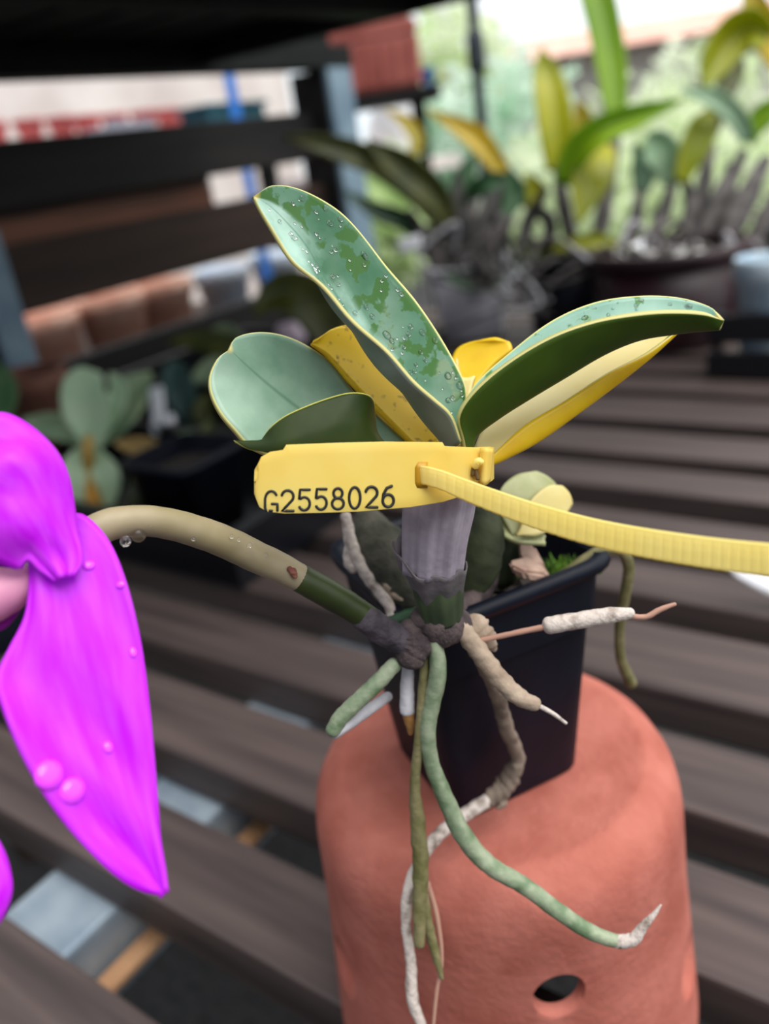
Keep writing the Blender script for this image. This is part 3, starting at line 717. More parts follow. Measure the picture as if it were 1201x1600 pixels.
# ---------------------------------------------------------------- yellow tag with its strap
M_tag = mat('yellow_tag_plastic', (249, 232, 138), (242, 212, 90), rough=.38, scale=25, trans=.28, tcol=(250, 196, 20), spec=.45)
M_strap = mat('yellow_strap_plastic', (255, 242, 160), (254, 236, 138), rough=.35, scale=50, trans=.35, tcol=(255, 236, 130))
M_ink = mat('black_print', (16, 14, 14), rough=.5)
tagE = empty('plant_tag', at(600, 740, .178), 'yellow plastic plant tag printed G2558026, strapped around the orchid stem', 'plant tag')
top_k = [(401, 752, .1715), (402, 728, .1715), (408, 714, .1715), (422, 706, .1717), (442, 703, .1718), (447, 695, .1719), (520, 692, .1728), (600, 690, .1742), (690, 691, .1764), (694, 697, .1765), (740, 699, .1790), (760, 698, .1815), (768, 699, .184)]
bot_k = [(401, 752, .1725), (401, 778, .1725), (406, 792, .1726), (418, 799, .1727), (445, 802, .1729), (500, 801, .1735), (560, 799, .1744), (640, 792, .1762), (690, 784, .1777), (722, 774, .179), (752, 760, .1805), (764, 752, .1825), (768, 748, .185)]
mid_k = [(401, 752, .172), (402, 753, .172), (407, 753, .172), (420, 753, .1722), (444, 752, .1723), (446, 752, .1724), (520, 748, .1731), (600, 745, .1744), (690, 740, .1765), (694, 738, .1766), (742, 732, .1788), (762, 727, .1815), (768, 724, .1845)]
# straight interpolation keeps the plate's notched outline
def poly_loft(name, T, Mi, B, m, parent, thick):
    me = bpy.data.meshes.new(name); vs = []; fs = []; k = 7; n = len(T)
    for a, b in zip(T, B):
        for j in range(k): t = j / (k - 1); vs.append(tuple(at(a[0] + (b[0] - a[0]) * t, a[1] + (b[1] - a[1]) * t, a[2] + (b[2] - a[2]) * t)))
    for i in range(n - 1):
        for j in range(k - 1): fs.append((i * k + j, i * k + j + 1, (i + 1) * k + j + 1, (i + 1) * k + j))
    me.from_pydata(vs, [], fs)
    o = link(name, me, m, parent)
    sd = o.modifiers.new('thickness', 'SOLIDIFY'); sd.thickness = thick; sd.offset = 0
    bv = o.modifiers.new('soft', 'BEVEL'); bv.width = .00018; bv.segments = 2; bv.limit_method = 'ANGLE'; bv.angle_limit = math.radians(50)
    return o
def densify(K, sub=4):
    out = []
    for a, b in zip(K, K[1:]):
        for s in range(sub): out.append(tuple(a[i] + (b[i] - a[i]) * s / sub for i in range(3)))
    return out + [K[-1]]
plate = poly_loft('plate', densify(top_k), None, densify(bot_k), M_tag, tagE, .0011)
# strap: ladder-ribbed band leaving the plate's square hole and running off towards the right
up_k = [(654, 728, .1775), (662, 728, .1752), (690, 735, .1725), (720, 746, .171), (770, 764, .1685), (850, 790, .164), (950, 815, .1585), (1080, 836, .1515), (1201, 849, .1455), (1340, 858, .139)]
lo_k = [(654, 755, .178), (664, 756, .1755), (690, 764, .173), (720, 778, .1715), (770, 799, .169), (850, 829, .1645), (950, 858, .159), (1080, 883, .152), (1201, 899, .146), (1340, 910, .1395)]
mid2 = [((a[0] + b[0]) / 2, (a[1] + b[1]) / 2, (a[2] + b[2]) / 2 - .0001) for a, b in zip(up_k, lo_k)]
def ladder(u, v):
    ph = (v * 46) % 1.0
    return .00009 * (1 if .10 < ph < .90 else 0) * (1 if .16 < u < .98 else .3)
loft('strap', up_k, mid2, lo_k, M_strap, tagE, n=300, nc=14, thick=.0013, top='R', sharp=1.0, disp=ladder)
loft('strap_socket', [(648, 722, .1757), (668, 722, .1757)], [(648, 742, .1757), (668, 742, .1757)], [(648, 762, .1761), (668, 762, .1761)], mat('tag_amber', (196, 146, 20), rough=.4, trans=.2), tagE, n=4, nc=4, thick=.0008, top='R')
# folded end of the plate with its locking loop
loft('locking_loop', [(752, 700, .1785), (760, 700, .1775), (768, 701, .1790)], [(750, 726, .1790), (757, 728, .178), (766, 728, .1795)], [(750, 752, .1795), (756, 758, .1785), (763, 752, .1800)], M_tag, tagE, n=12, nc=8, thick=.0009, top='R')
root('locking_pin', [(742, 728, .1775, 12), (747, 721, .1768, 13), (752, 722, .1766, 10)], M_strap, tagE, n=10)
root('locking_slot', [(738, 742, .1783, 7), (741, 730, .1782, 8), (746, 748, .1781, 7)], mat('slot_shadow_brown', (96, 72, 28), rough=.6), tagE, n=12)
# band round the stem
bm = bmesh.new(); pts = []
for k in range(15):
    a = math.radians(-60 + k * 20); c = at(695, 735, .190); e = (ray(760, 735) - ray(640, 735)).normalized(); f_ = ray(695, 735).normalized()
    pts.append(c + e * math.cos(a) * .0086 + f_ * math.sin(a) * .0086)
tube_pts(bm, pts, [.0015] * len(pts), 8, True)
from_bm('stem_band', bm, M_strap, tagE)
# printed characters
def arc(cx, cy, rx, ry, a0, a1, n=14): return [(cx + rx * math.cos(math.radians(a0 + (a1 - a0) * i / n)), cy + ry * math.sin(math.radians(a0 + (a1 - a0) * i / n))) for i in range(n + 1)]
GL = {  # unit cell: x 0..1, y 0 (foot) .. 1.6 (head)
    '2': [arc(.5, 1.12, .46, .46, 170, -35) + [(.06, .02), (.98, .02)]],
    '5': [[(.92, 1.58), (.16, 1.58), (.10, .86)] + arc(.5, .52, .45, .5, 125, -150)],
    '8': [arc(.5, 1.2, .36, .38, -90, 270, 22), arc(.5, .42, .46, .42, 90, 450, 22)],
    '0': [arc(.5, .8, .44, .8, 90, 450, 28)],
    '6': [arc(.5, .47, .44, .47, 180, 540, 22), [(.06, .47), (.12, .95), (.38, 1.42), (.78, 1.58)]],
    'G': [arc(.5, .9, .46, .68, 35, 180) + [(.05, .3), (.14, .04)], [(.55, .62), (.96, .62), (.96, .1)], [(.40, .1), (.56, .1)]],
}
bm = bmesh.new()
chars = 'G2558026'
PT = [bm_k for bm_k in densify(top_k, 10)]; PB = densify(bot_k, 10)
def plate_depth(x, y):
    for a, b in zip(PT, PT[1:]):
        if a[0] <= x <= b[0] and x > 420:
            s = (x - a[0]) / max(1e-6, b[0] - a[0]); dt = a[2] + (b[2] - a[2]) * s; break
    else: dt = .1717
    for a, b in zip(PB, PB[1:]):
        if a[0] <= x <= b[0] and x > 420:
            s = (x - a[0]) / max(1e-6, b[0] - a[0]); db = a[2] + (b[2] - a[2]) * s; break
    else: db = .1727
    t = min(1, max(0, (y - 697) / 100.0)); return dt + (db - dt) * t
for k, ch in enumerate(chars):
    x0 = 413 + k * 26.2; base = 800 - k * 1.15; hgt = 33.0; w = 19.5 + (1.5 if k == 0 else 0)
    for st in GL[ch]:
        dn = []
        for (a, b) in zip(st, st[1:]):
            for s in range(3): dn.append((a[0] + (b[0] - a[0]) * s / 3, a[1] + (b[1] - a[1]) * s / 3))
        dn.append(st[-1]); P = []
        for gx, gy in dn:
            x = x0 + gx * w + gy * .2; y = base - gy * hgt / 1.6
            if ch == 'G' and k == 0: y = min(y, 798)
            P.append(at(x, y, plate_depth(x, y) - .00052))
        tube_pts(bm, P, [.00033] * len(P), 6, True)
from_bm('lettering', bm, M_ink, tagE)['label'] = 'black printed number G2558026'

# ================================================================ the stand behind: shelf, posts, rails
XS, YS, ZS = -1.11, 1.13, EYE.z + .15
shelf = empty('overhead_shelf', (XS, YS, ZS), 'black slatted timber shelf overhead at the top left', 'shelf')
M_over = mat('overhead_timber', (12, 15, 15), (24, 28, 27), rough=.75, scale=14, stretch=(.3, 4, 4), spec=.2)
y = YS
k = 0
while y > .42:
    box('slat', (XS + .02, y - .075, ZS + .034), (-.18, y, ZS + .056), M_over, shelf, .003); y -= .088; k += 1
box('shelf_board', (XS - .02, .25, ZS + .0565), (-.18, YS, ZS + .07), M_over, shelf, .003)
box('edge_beam', (XS - .02, .30, ZS - .005), (XS + .03, 1.53, ZS + .0335), M_over, shelf, .003)
box('fascia', (XS - .032, .25, ZS - .004), (XS - .0205, 1.53, ZS + .07), M_over, shelf, .003)
box('edge_beam', (XS + .031, YS - .03, ZS + .004), (-.18, YS, ZS + .0335), M_over, shelf, .003)
box('cross_beam', (-.72, .42, ZS + .0), (-.67, YS - .031, ZS + .0335), M_over, shelf, .003)
def post(x, y, z1, label, s=.026, face=True):
    e = empty('timber_post', (x, y, 0), label, 'post', 'posts of the shelf stand')
    box('upright', (x - s, y - s, 0), (x + s, y + s, z1), M_dark, e, .003)['label'] = 'black timber upright'
    box('lit_side', (x + s + .0002, y - s * .9, 0), (x + s + .012, y + s * .9, z1), M_post_lit, e, .002)['label'] = 'blue-grey strip, lit side of the post put into its colour'  # added strip: its blue-grey colour stands for the post's lit side
    return e
post(XS - .02, 1.475, ZS - .006, 'tall dark post with a lit blue-grey edge under the corner of the overhead shelf', .042)
pl = on_z(30, 610, BENCH)
post(XS - .03, .655, EYE.z - .035, 'short blue-grey post at the left edge beside the brown pot')
def rail(z0, z1, x0, x1, y0, y1, m, label):
    o = centre(box('timber_rail', (x0, y0, z0), (x1, y1, z1), m, None, .003)); tag(o, label, 'rail', 'rails between the posts'); return o
E_ = EYE.z
rail(E_ - .012, E_ + .074, XS - .045, XS - .015, .2, 1.43, M_dark, 'thick black timber rail just below the overhead shelf')
rail(E_ - .155, E_ - .060, XS - .045, XS - .015, .684, 1.43, M_brown, 'dark brown timber rail, second below the overhead shelf')
rail(E_ - .325, E_ - .238, XS - .045, XS - .015, .74, 1.43, M_dark, 'black timber kickboard along the back of the bench')
p = centre(box('timber_plank', (XS - .10, .25, E_ - .078), (XS - .07, 1.17, E_ - .026), M_orange_wood, None, .003)); tag(p, 'orange-brown plank glimpsed between the two upper rails', 'plank')

# ---------------------------------------------------------------- far left: clay pots, red pots, blue strap
p = centre(box('timber_rail', (XS - .10, .25, E_ - .0255), (XS - .07, 1.17, E_ + .05), M_brown, None, .003)); tag(p, 'dark brown board behind the upper rails, above the orange-brown plank', 'rail', 'rails between the posts')
cb = empty('potting_table', (-1.62, 1.0, 0), 'low timber table behind the rails carrying old clay pots', 'table')
box('table_top', (-2.0, .45, E_ - .38), (-1.28, 1.70, E_ - .35), M_brown, cb, .004)
for x in (-1.95, -1.33):
    for y in (.5, 1.64): box('leg', (x - .025, y - .025, 0), (x + .025, y + .025, E_ - .3805), M_brown, cb, .003)
cz = E_ - .35
def clay(h, r, m=M_terra2):
    return [(.0001, 0), (r * .62, 0), (r * .66, .002), (r * .92, h * .78), (r, h * .79), (r, h * .985), (r * .98, h), (r * .88, h), (r * .86, h * .97), (r * .80, h * .78), (r * .56, .006), (.0001, .006)]
cps = [(-1.42, .62, 'old clay pot nearest the short post'), (-1.42, .765, 'clay pot second from the short post'), (-1.43, .91, 'clay pot third along the table edge'), (-1.42, 1.06, 'clay pot fourth along the table edge'), (-1.44, 1.21, 'clay pot last along the table edge'),
       (-1.60, .70, 'clay pot in the second row, nearest the post'), (-1.61, .86, 'clay pot in the middle of the second row'), (-1.60, 1.02, 'clay pot farther along the second row'), (-1.6, 1.19, 'clay pot farthest in the second row')]
first = None
for x, y, lb in cps:
    if first is None:
        first = lathe('clay_pot', clay(.14, .068), M_terra2, (x, y, cz), seg=40); tag(first, lb, 'pot', 'clay pots on the low table')
    else:
        copy_tree(first, (x, y, cz), lb, sc=random.uniform(.92, 1.08))
wp = None
M_whitep = mat('white_plastic', (232, 234, 240), rough=.4)
for x, y, lb in ((-1.44, 1.40, 'white plastic pot behind the rail, left of the blue strap'), (-1.45, 1.60, 'pale blue-white plastic pot behind the rail, beyond the blue strap')):
    P = Vector((x, y, cz))
    if wp is None: wp = lathe('plastic_pot', clay(.14, .065), mat('pale_blue_plastic', (196, 214, 236), (226, 232, 240), rough=.4, scale=20), P, seg=40); tag(wp, lb, 'pot', 'pale plastic pots behind the rail')
    else: copy_tree(wp, P, lb)
# far shelf with red pots
fs = empty('far_shelf', (-2.9, 2.2, 0), 'pale far shelf with a row of small red pots', 'shelf')
P = on_x(0, 215, -2.9); P2 = on_x(300, 208, -2.9)
zf = (P.z + P2.z) / 2
M_pale = mat('pale_board', (206, 192, 192), (228, 216, 214), rough=.7, scale=6)
box('shelf_board', (-3.05, 1.2, zf - .03), (-2.82, 3.9, zf), M_pale, fs)
for y in (1.25, 3.85): box('leg', (-3.0, y, 0), (-2.94, y + .06, zf - .0305), M_pale, fs)
M_red = mat('red_plastic', (176, 62, 66), (196, 96, 96), rough=.5, scale=12)
rp_ = None
ords = ['first', 'second', 'third', 'fourth', 'fifth', 'sixth', 'seventh', 'eighth', 'ninth', 'tenth']
for k in range(10):
    y = 1.75 + k * .135
    lb = 'small red pot, %s from the near end of the far shelf row' % ords[k]
    if rp_ is None: rp_ = lathe('red_pot', clay(.075, .055), M_red, (-2.9, y, zf), seg=28); tag(rp_, lb, 'pot', 'small red pots on the far shelf')
    else: copy_tree(rp_, (-2.9 + random.uniform(-.02, .02), y, zf), lb)
M_blue = mat('blue_strap', (20, 120, 224), (40, 140, 236), rough=.5, scale=10, trans=.2)
a = on_x(358, 120, -1.35); b = on_x(410, 415, -1.35)
o = centre(box('hanging_strap', (-1.3508, a.y - .016, b.z - .1), (-1.3492, a.y + .016, ZS + .10), M_blue, None, .0004)); tag(o, 'bright blue strap hanging behind the dark rails', 'strap')
M_teal = mat('teal_crate', (20, 70, 88), (36, 96, 112), rough=.5, scale=6)
P = on_x(330, 205, -1.95)
cr = empty('teal_crate', (P.x, P.y + .1, P.z - .02), 'dark teal crate behind the blue strap', 'crate')
box('crate_body', (P.x - .12, P.y, P.z - .02), (P.x, P.y + .26, P.z + .06), M_teal, cr, .006)
box('crate_lip', (P.x - .13, P.y - .01, P.z + .0605), (P.x + .01, P.y + .27, P.z + .075), M_teal, cr, .004)
tb = empty('crate_stand', (P.x, P.y, 0), 'dark stand under the teal crate', 'stand')
box('stand_top', (P.x - .2, P.y - .5, P.z - .05), (P.x + .02, P.y + .35, P.z - .0205), M_dark, tb)
for yy in (-.45, .3): box('leg', (P.x - .12, P.y + yy, 0), (P.x - .07, P.y + yy + .05, P.z - .0505), M_dark, tb)
# dark grey cover heaped beside the crate
bm = bmesh.new()
for i in range(13):
    for j in range(7):
        x, y = P.x - .18 + j * .03, P.y - .46 + i * .035
        s = math.sin(math.pi * i / 12) ** .7 * math.sin(math.pi * j / 6) ** .6
        bm.verts.new((x, y, P.z - .0195 + s * (.075 + .012 * math.sin(i * 2.1 + j))))
bm.verts.ensure_lookup_table()
for i in range(12):
    for j in range(6): bm.faces.new([bm.verts[q] for q in (i * 7 + j, i * 7 + j + 1, (i + 1) * 7 + j + 1, (i + 1) * 7 + j)])
o = from_bm('folded_cover', bm, mat('grey_sheet', (70, 72, 84), (104, 104, 116), rough=.6, scale=12), None); centre(o); sd = o.modifiers.new('t', 'SOLIDIFY'); sd.thickness = .004
tag(o, 'dark grey sheet heaped beside the teal crate', 'cover')

# ---------------------------------------------------------------- left middle: tray, pots and plants on the bench
TZ = BENCH
def black_tray(x0, x1, y0, y1, h, label):
    e = empty('nursery_tray', ((x0 + x1) / 2, (y0 + y1) / 2, TZ), label, 'tray')
    bm = bmesh.new(); t = .004
    bm_box(bm, (x0, y0, TZ), (x1, y1, TZ + .004)); bm_box(bm, (x0, y0, TZ + .0041), (x0 + t, y1, TZ + h)); bm_box(bm, (x1 - t, y0, TZ + .0041), (x1, y1, TZ + h))
    bm_box(bm, (x0 + t, y0, TZ + .0041), (x1 - t, y0 + t, TZ + h)); bm_box(bm, (x0 + t, y1 - t, TZ + .0041), (x1 - t, y1, TZ + h))
    from_bm('tray_body', bm, M_blacktray, e, False)
    bm = bmesh.new(); q = .01
    bm_box(bm, (x0 - q, y0 - q, TZ + h + .0002), (x1 + q, y0 + .003, TZ + h + .004), .001); bm_box(bm, (x0 - q, y1 - .003, TZ + h + .0002), (x1 + q, y1 + q, TZ + h + .004), .001)
    bm_box(bm, (x0 - q, y0 + .003, TZ + h + .0002), (x0 + .003, y1 - .003, TZ + h + .004), .001); bm_box(bm, (x1 - .003, y0 + .003, TZ + h + .0002), (x1 + q, y1 - .003, TZ + h + .004), .001)
    from_bm('tray_rim', bm, M_blacktray, e, False)
    return e
black_tray(-1.0, -.47, .405, .60, .05, 'black plastic tray on the bench behind the magenta flower')
sq = None
spots = [(-.58, .47, 'square black pot at the near right of the black tray'), (-.69, .47, 'square black pot next along the tray, under the pale leaf plant'), (-.80, .47, 'square black pot third along the tray'),
         (-.58, .55, 'square black pot at the back right of the tray'), (-.69, .55, 'square black pot at the back middle of the tray')]
def bgpot(loc, label, r=.043, h=.085):
    e = empty('square_pot', loc, label, 'pot', 'square black pots in the tray')
    lev = [(r * .72, 0), (r * .95, h * .9), (r, h * .9), (r * 1.02, h)]
    bm = lathe_bm([(.0001, 0)] + lev + [(r * .94, h), (r * .66, .004), (.0001, .004)], 48, False, 8.0)
    o = from_bm('pot_body', bm, M_blackpot, e); o.location = loc; o.matrix_parent_inverse = Matrix.Translation(-Vector(loc))
    bm = lathe_bm([(.0001, h * .80), (r * .6, h * .83), (r * .88, h * .78)], 32, False, 8.0)
    o2 = from_bm('potting_mix', bm, M_soil, e); o2.location = loc; o2.matrix_parent_inverse = Matrix.Translation(-Vector(loc))
    return e
for x, y, lb in spots:
    if sq is None: sq = bgpot((x, y, TZ + .0045), lb)
    else:
        c = copy_tree(sq, (x, y, TZ + .0045), lb)
ML_bg = mat('pale_grey_green_leaf', (178, 210, 172), (204, 226, 190), rough=.45, scale=30, trans=.2)
ML_bg2 = mat('grey_green_leaf', (124, 152, 118), (160, 178, 140), rough=.5, scale=30, trans=.2)
ML_olive = mat('olive_leaf', (64, 74, 26), (96, 100, 40), rough=.45, scale=25, trans=.2, tcol=(110, 120, 20))
ML_dry = mat('dry_leaf', (176, 148, 92), (150, 122, 70), rough=.6, scale=40, trans=.15)
ML_teal = mat('teal_green_leaf', (40, 76, 72), (62, 96, 88), rough=.5, scale=20, trans=.1)
M_obase = mat('orange_leaf_base', (190, 134, 50), (160, 140, 70), rough=.5, scale=40)
def bl(keys, wid, m, parent, d2=None, n=20, fold=.25, top='R', name='leaf', label=None):
    """Background leaf: midrib keys (x, y, d) and widths in pixels; folded along the midrib."""
    K = crv([k + (w,) for k, w in zip(keys, wid)], n); A = []; B = []; C2 = []
    for i, k in enumerate(K):
        a, b = K[max(0, i - 1)], K[min(n - 1, i + 1)]; tx, ty = b[0] - a[0], b[1] - a[1]; q = math.hypot(tx, ty) or 1
        nx, ny = -ty / q, tx / q; w = max(k[3], .5) / 2; dz = w * k[2] * PXU * fold
        A.append((k[0] + nx * w, k[1] + ny * w, k[2] - dz)); C2.append((k[0] - nx * w, k[1] - ny * w, k[2] - dz * .4)); B.append((k[0], k[1], k[2] + dz))
    return loft(name, A, B, C2, m, parent, n=n, nc=8, thick=.0016, top=top, sharp=.4, label=label)
pp = empty('potted_orchid', (-.70, .47, TZ + .08), 'small orchid with broad pale grey-green leaves behind the magenta flower', 'orchid plant')
bl([(148, 700, .86), (140, 660, .855), (134, 628, .85), (140, 600, .85), (158, 584, .855)], [26, 66, 80, 74, 6], ML_bg, pp)
bl([(140, 690, .845), (138, 720, .835), (140, 752, .83), (146, 785, .835), (150, 806, .84)], [10, 78, 96, 74, 22], ML_bg, pp)
bl([(140, 696, .87), (100, 670, .86), (64, 664, .86), (34, 656, .87)], [16, 40, 38, 6], ML_bg2, pp)
bl([(152, 694, .875), (180, 650, .885), (206, 612, .895), (236, 582, .905)], [16, 56, 56, 8], ML_bg2, pp)
bl([(150, 690, .87), (176, 640, .87), (184, 606, .88), (172, 582, .885)], [10, 30, 28, 6], ML_bg, pp)
root('stem', [(138, 684, .838, 14), (136, 700, .83, 18), (140, 740, .842, 16), (146, 784, .828, 24), (150, 806, .822, 32), (154, 830, .822, 26)], M_obase, pp, n=20, label='orange-tinged stem base')
bl([(160, 800, .845), (176, 790, .85), (190, 800, .85)], [8, 16, 4], ML_olive, pp)
p5 = empty('potted_orchid', (-1.06, .47, TZ), 'plant at the far left edge with one dark green leaf', 'orchid plant')
bl([(-14, 690, 1.0), (-4, 640, 1.0), (0, 600, 1.0), (-12, 562, 1.0)], [16, 50, 50, 6], mat('mid_green_leaf', (70, 116, 66), (96, 140, 88), rough=.45, scale=25, trans=.2), p5)
p6 = empty('potted_orchid', (-.60, .50, TZ + .08), 'low plant with dry yellow and green leaves in the tray', 'orchid plant')
bl([(180, 692, .80), (214, 698, .80), (246, 708, .80), (268, 714, .80)], [6, 32, 30, 5], ML_dry, p6, label='dry tan leaf')
bl([(262, 706, .81), (282, 694, .815), (304, 690, .82), (322, 700, .82)], [6, 34, 32, 5], ML_bg2, p6)
bl([(318, 700, .83), (322, 676, .835), (332, 654, .84)], [6, 22, 5], ML_olive, p6)
root('stem', [(262, 712, .805, 14), (272, 750, .81, 14), (284, 784, .812, 12)], M_bulb, p6, n=12)
root('pseudobulb', [(240, 740, .80, 26), (244, 770, .805, 44), (250, 800, .81, 34)], M_bulb, p6, n=14)
root('pseudobulb', [(308, 752, .81, 14), (296, 776, .81, 26), (282, 800, .81, 20)], M_knuckle, p6, n=14)
root('pseudobulb', [(220, 750, .80, 20), (214, 776, .80, 36), (216, 804, .805, 26)], M_bulb2, p6, n=14)
p7 = empty('potted_orchid', (-.80, .80, TZ), 'olive leaved plant in front of the dark rail behind the big leaf', 'orchid plant')
bl([(526, 560, 1.10), (506, 500, 1.09), (470, 462, 1.08), (430, 460, 1.08), (396, 490, 1.08)], [30, 70, 76, 56, 8], ML_olive, p7)
bl([(440, 560, 1.09), (380, 548, 1.08), (320, 532, 1.08), (262, 534, 1.08)], [14, 36, 36, 6], ML_olive, p7)
bl([(440, 560, 1.1), (390, 570, 1.09), (330, 580, 1.08), (290, 614, 1.07)], [14, 38, 40, 8], ML_bg2, p7)
bl([(300, 660, 1.06), (284, 620, 1.05), (274, 586, 1.05), (280, 566, 1.055)], [20, 48, 46, 20], ML_teal, p7, label='dark teal leaf')
bl([(420, 600, 1.08), (372, 540, 1.09), (350, 520, 1.1), (330, 516, 1.1)], [10, 30, 30, 6], ML_bg2, p7)
bl([(326, 672, 1.04), (316, 640, 1.04), (330, 612, 1.05)], [10, 30, 6], ML_olive, p7)
root('pseudobulb', [(470, 540, 1.1, 20), (440, 600, 1.1, 34), (420, 660, 1.1, 28)], M_bulb, p7, n=14)
root('pseudobulb', [(380, 570, 1.08, 18), (360, 630, 1.07, 30), (350, 690, 1.06, 24)], M_bulb, p7, n=14)
root('pseudobulb', [(306, 640, 1.05, 16), (312, 680, 1.05, 26), (316, 716, 1.05, 20)], M_bulb2, p7, n=14)
root('flower_bud', [(440, 516, 1.06, 24), (456, 520, 1.06, 34), (470, 528, 1.06, 20)], mat('pale_pink', (226, 206, 220), rough=.5, trans=.2), p7, n=10, label='pale pink bud')
black_tray(-.98, -.60, .70, .98, .07, 'second black tray farther back, under the olive leaved plant')
tp1, tp2 = at(248, 600, .98), at(252, 668, .98)
lab = empty('plant_label', tp2, 'white plastic plant label standing in the tray behind the pale plant', 'plant label')
loft('label_blade', [(232, 606, .985), (236, 640, .98), (236, 670, .975)], [(243, 604, .985), (246, 640, .98), (250, 668, .975)], [(254, 602, .985), (258, 638, .98), (262, 664, .975)], M_whitep, lab, n=8, nc=4, thick=.001, top='R')
loft('label_foot', [(236, 660, .976), (236, 672, .974), (240, 680, .972)], [(252, 652, .976), (254, 664, .974), (256, 676, .972)], [(272, 646, .978), (274, 656, .976), (272, 668, .974)], M_whitep, lab, n=8, nc=4, thick=.001, top='R')
P = at(30, 660, 1.16)
bp_ = lathe('clay_pot', clay(.11, .055), mat('brown_clay', (112, 70, 58), (136, 90, 76), rough=.8, scale=14), (P.x, P.y, TZ), seg=40)
bp_.location = (XS + .09, .60, TZ); tag(bp_, 'brown clay pot standing on the bench beside the short post', 'pot')
# white label lying at the right
wl = empty('plant_label', on_z(1165, 905, BENCH), 'white plastic label lying on the bench at the right edge under the yellow strap', 'plant label')
loft('label_blade', [(1128, 876, .555), (1180, 890, .55), (1250, 910, .545)], [(1140, 890, .553), (1186, 905, .548), (1250, 926, .543)], [(1150, 900, .551), (1190, 924, .546), (1250, 950, .541)], M_whitep, wl, n=10, nc=4, thick=.0015, top='R')

# ---------------------------------------------------------------- right back: big orchids in pots
M_maroon = mat('maroon_plastic', (36, 14, 21), (52, 20, 29), rough=.45, scale=10)
M_greyp = mat('grey_white_plastic', (214, 214, 226), (232, 230, 238), rough=.5, scale=10)
def round_pot(x, y, r, h, m, label, z=BENCH):
    e = empty('round_pot', (x, y, z), label, 'pot')
    lathe('pot_body', [(.0001, 0), (r * .78, 0), (r * .8, .003), (r * .97, h * .86), (r * .93, h * .86), (r * .74, .005), (.0001, .005)], m, (x, y, z), e, 48, False)
    lathe('rim', [(r * .935, h * .861), (r, h * .861), (r * 1.02, h * .87), (r * 1.02, h * .985), (r, h), (r * .935, h)], m, (x, y, z), e, 48, True)
    lathe('potting_mix', [(.0001, h * .86), (r * .5, h * .88), (r * .92, h * .85)], M_soil, (x, y, z), e, 32, False)
    return e
PR = on_y(990, 420, 1.17)
round_pot(-.365, 1.22, .11, .135, M_maroon, 'wide dark maroon pot holding the large orchid at the upper right')
round_pot(-.545, 1.28, .07, .12, M_blackpot, 'round black pot between the maroon pot and the grey pot')
round_pot(-.70, 1.24, .065, .12, M_greyp, 'grey-white pot behind the tip of the big wet leaf')
round_pot(-.185, 1.30, .065, .14, M_blackpot, 'round black pot at the right edge beside the maroon pot')
bt = empty('nursery_tray', (-.2, 1.06, BENCH), 'low black crate at the right edge in front of the far pots', 'tray')
for z0 in (0, .045):
    box('crate_band', (-.26, 1.025, BENCH + .001 + z0), (.1, 1.033, BENCH + .035 + z0), M_blacktray, bt, .003)
box('crate_base', (-.26, 1.0335, BENCH + .001), (.1, 1.10, BENCH + .012), M_blacktray, bt, .003)
for x in (-.255, -.14, -.02, .09): box('crate_stile', (x, 1.0335, BENCH + .0125), (x + .01, 1.045, BENCH + .08), M_blacktray, bt, .002)
M_clear = mat('pale_blue_clear_plastic', (170, 200, 224), (214, 230, 240), rough=.15, scale=30, spec=.8)
cp = lathe('clear_cup', clay(.125, .036), M_clear, on_y(1180, 500, 1.15), seg=40); cp.location.z = BENCH + .035; tag(cp, 'pale blue clear plastic cup at the right edge', 'cup')
cp.location = (-.206, 1.072, BENCH + .0125)

ML_yg = mat('yellow_green_leaf', (182, 180, 12), (140, 152, 16), rough=.4, scale=9, trans=.35, tcol=(190, 200, 10))
ML_yg2 = mat('bright_green_leaf', (150, 184, 28), (116, 158, 24), rough=.4, scale=9, trans=.35, tcol=(150, 200, 20))
ML_ye = mat('golden_leaf', (206, 178, 16), (160, 150, 14), rough=.4, scale=9, trans=.35, tcol=(230, 200, 10))
ML_dg = mat('deep_green_leaf', (44, 84, 52), (66, 108, 66), rough=.4, scale=9, trans=.2)
ML_lg = mat('silvery_green_leaf', (140, 178, 140), (170, 200, 166), rough=.4, scale=9, trans=.3)
M_gbulb = mat('grey_papery_bulb', (60, 56, 56), (112, 106, 104), rough=.8, scale=40, bump=.4)
M_dbulb = mat('dark_papery_bulb', (34, 33, 34), (66, 62, 60), rough=.8, scale=40, bump=.4)
big = empty('large_orchid', (-.365, 1.22, BENCH + .12), 'large orchid with upright yellow-green leaves in the maroon pot', 'orchid plant')
D = 1.27
bl([(962, 178, D), (956, 110, D), (946, 50, D), (932, -10, D), (915, -60, D)], [34, 48, 52, 54, 40], ML_yg2, big, n=24)
bl([(872, 268, D), (870, 215, D - .01), (862, 150, D - .01), (852, 105, D), (845, 76, D)], [36, 54, 54, 38, 4], ML_yg, big, n=24)
bl([(894, 260, D + .04), (908, 215, D + .04), (910, 180, D + .04), (900, 155, D + .04)], [20, 32, 28, 4], ML_ye, big)
bl([(880, 290, D - .05), (894, 246, D - .07), (930, 208, D - .09), (985, 184, D - .10), (1066, 156, D - .11)], [24, 42, 44, 40, 5], ML_yg2, big, n=24, fold=.5)
bl([(950, 226, D - .02), (934, 256, D - .05), (918, 296, D - .06), (904, 350, D - .06)], [24, 60, 52, 5], ML_yg, big, n=20)
bl([(1050, 290, D + .02), (1040, 250, D), (1022, 222, D), (1008, 214, D)], [24, 58, 50, 8], ML_lg, big)
bl([(1062, 284, D - .04), (1082, 236, D - .05), (1100, 196, D - .05), (1112, 168, D - .04)], [20, 44, 44, 8], ML_yg, big)
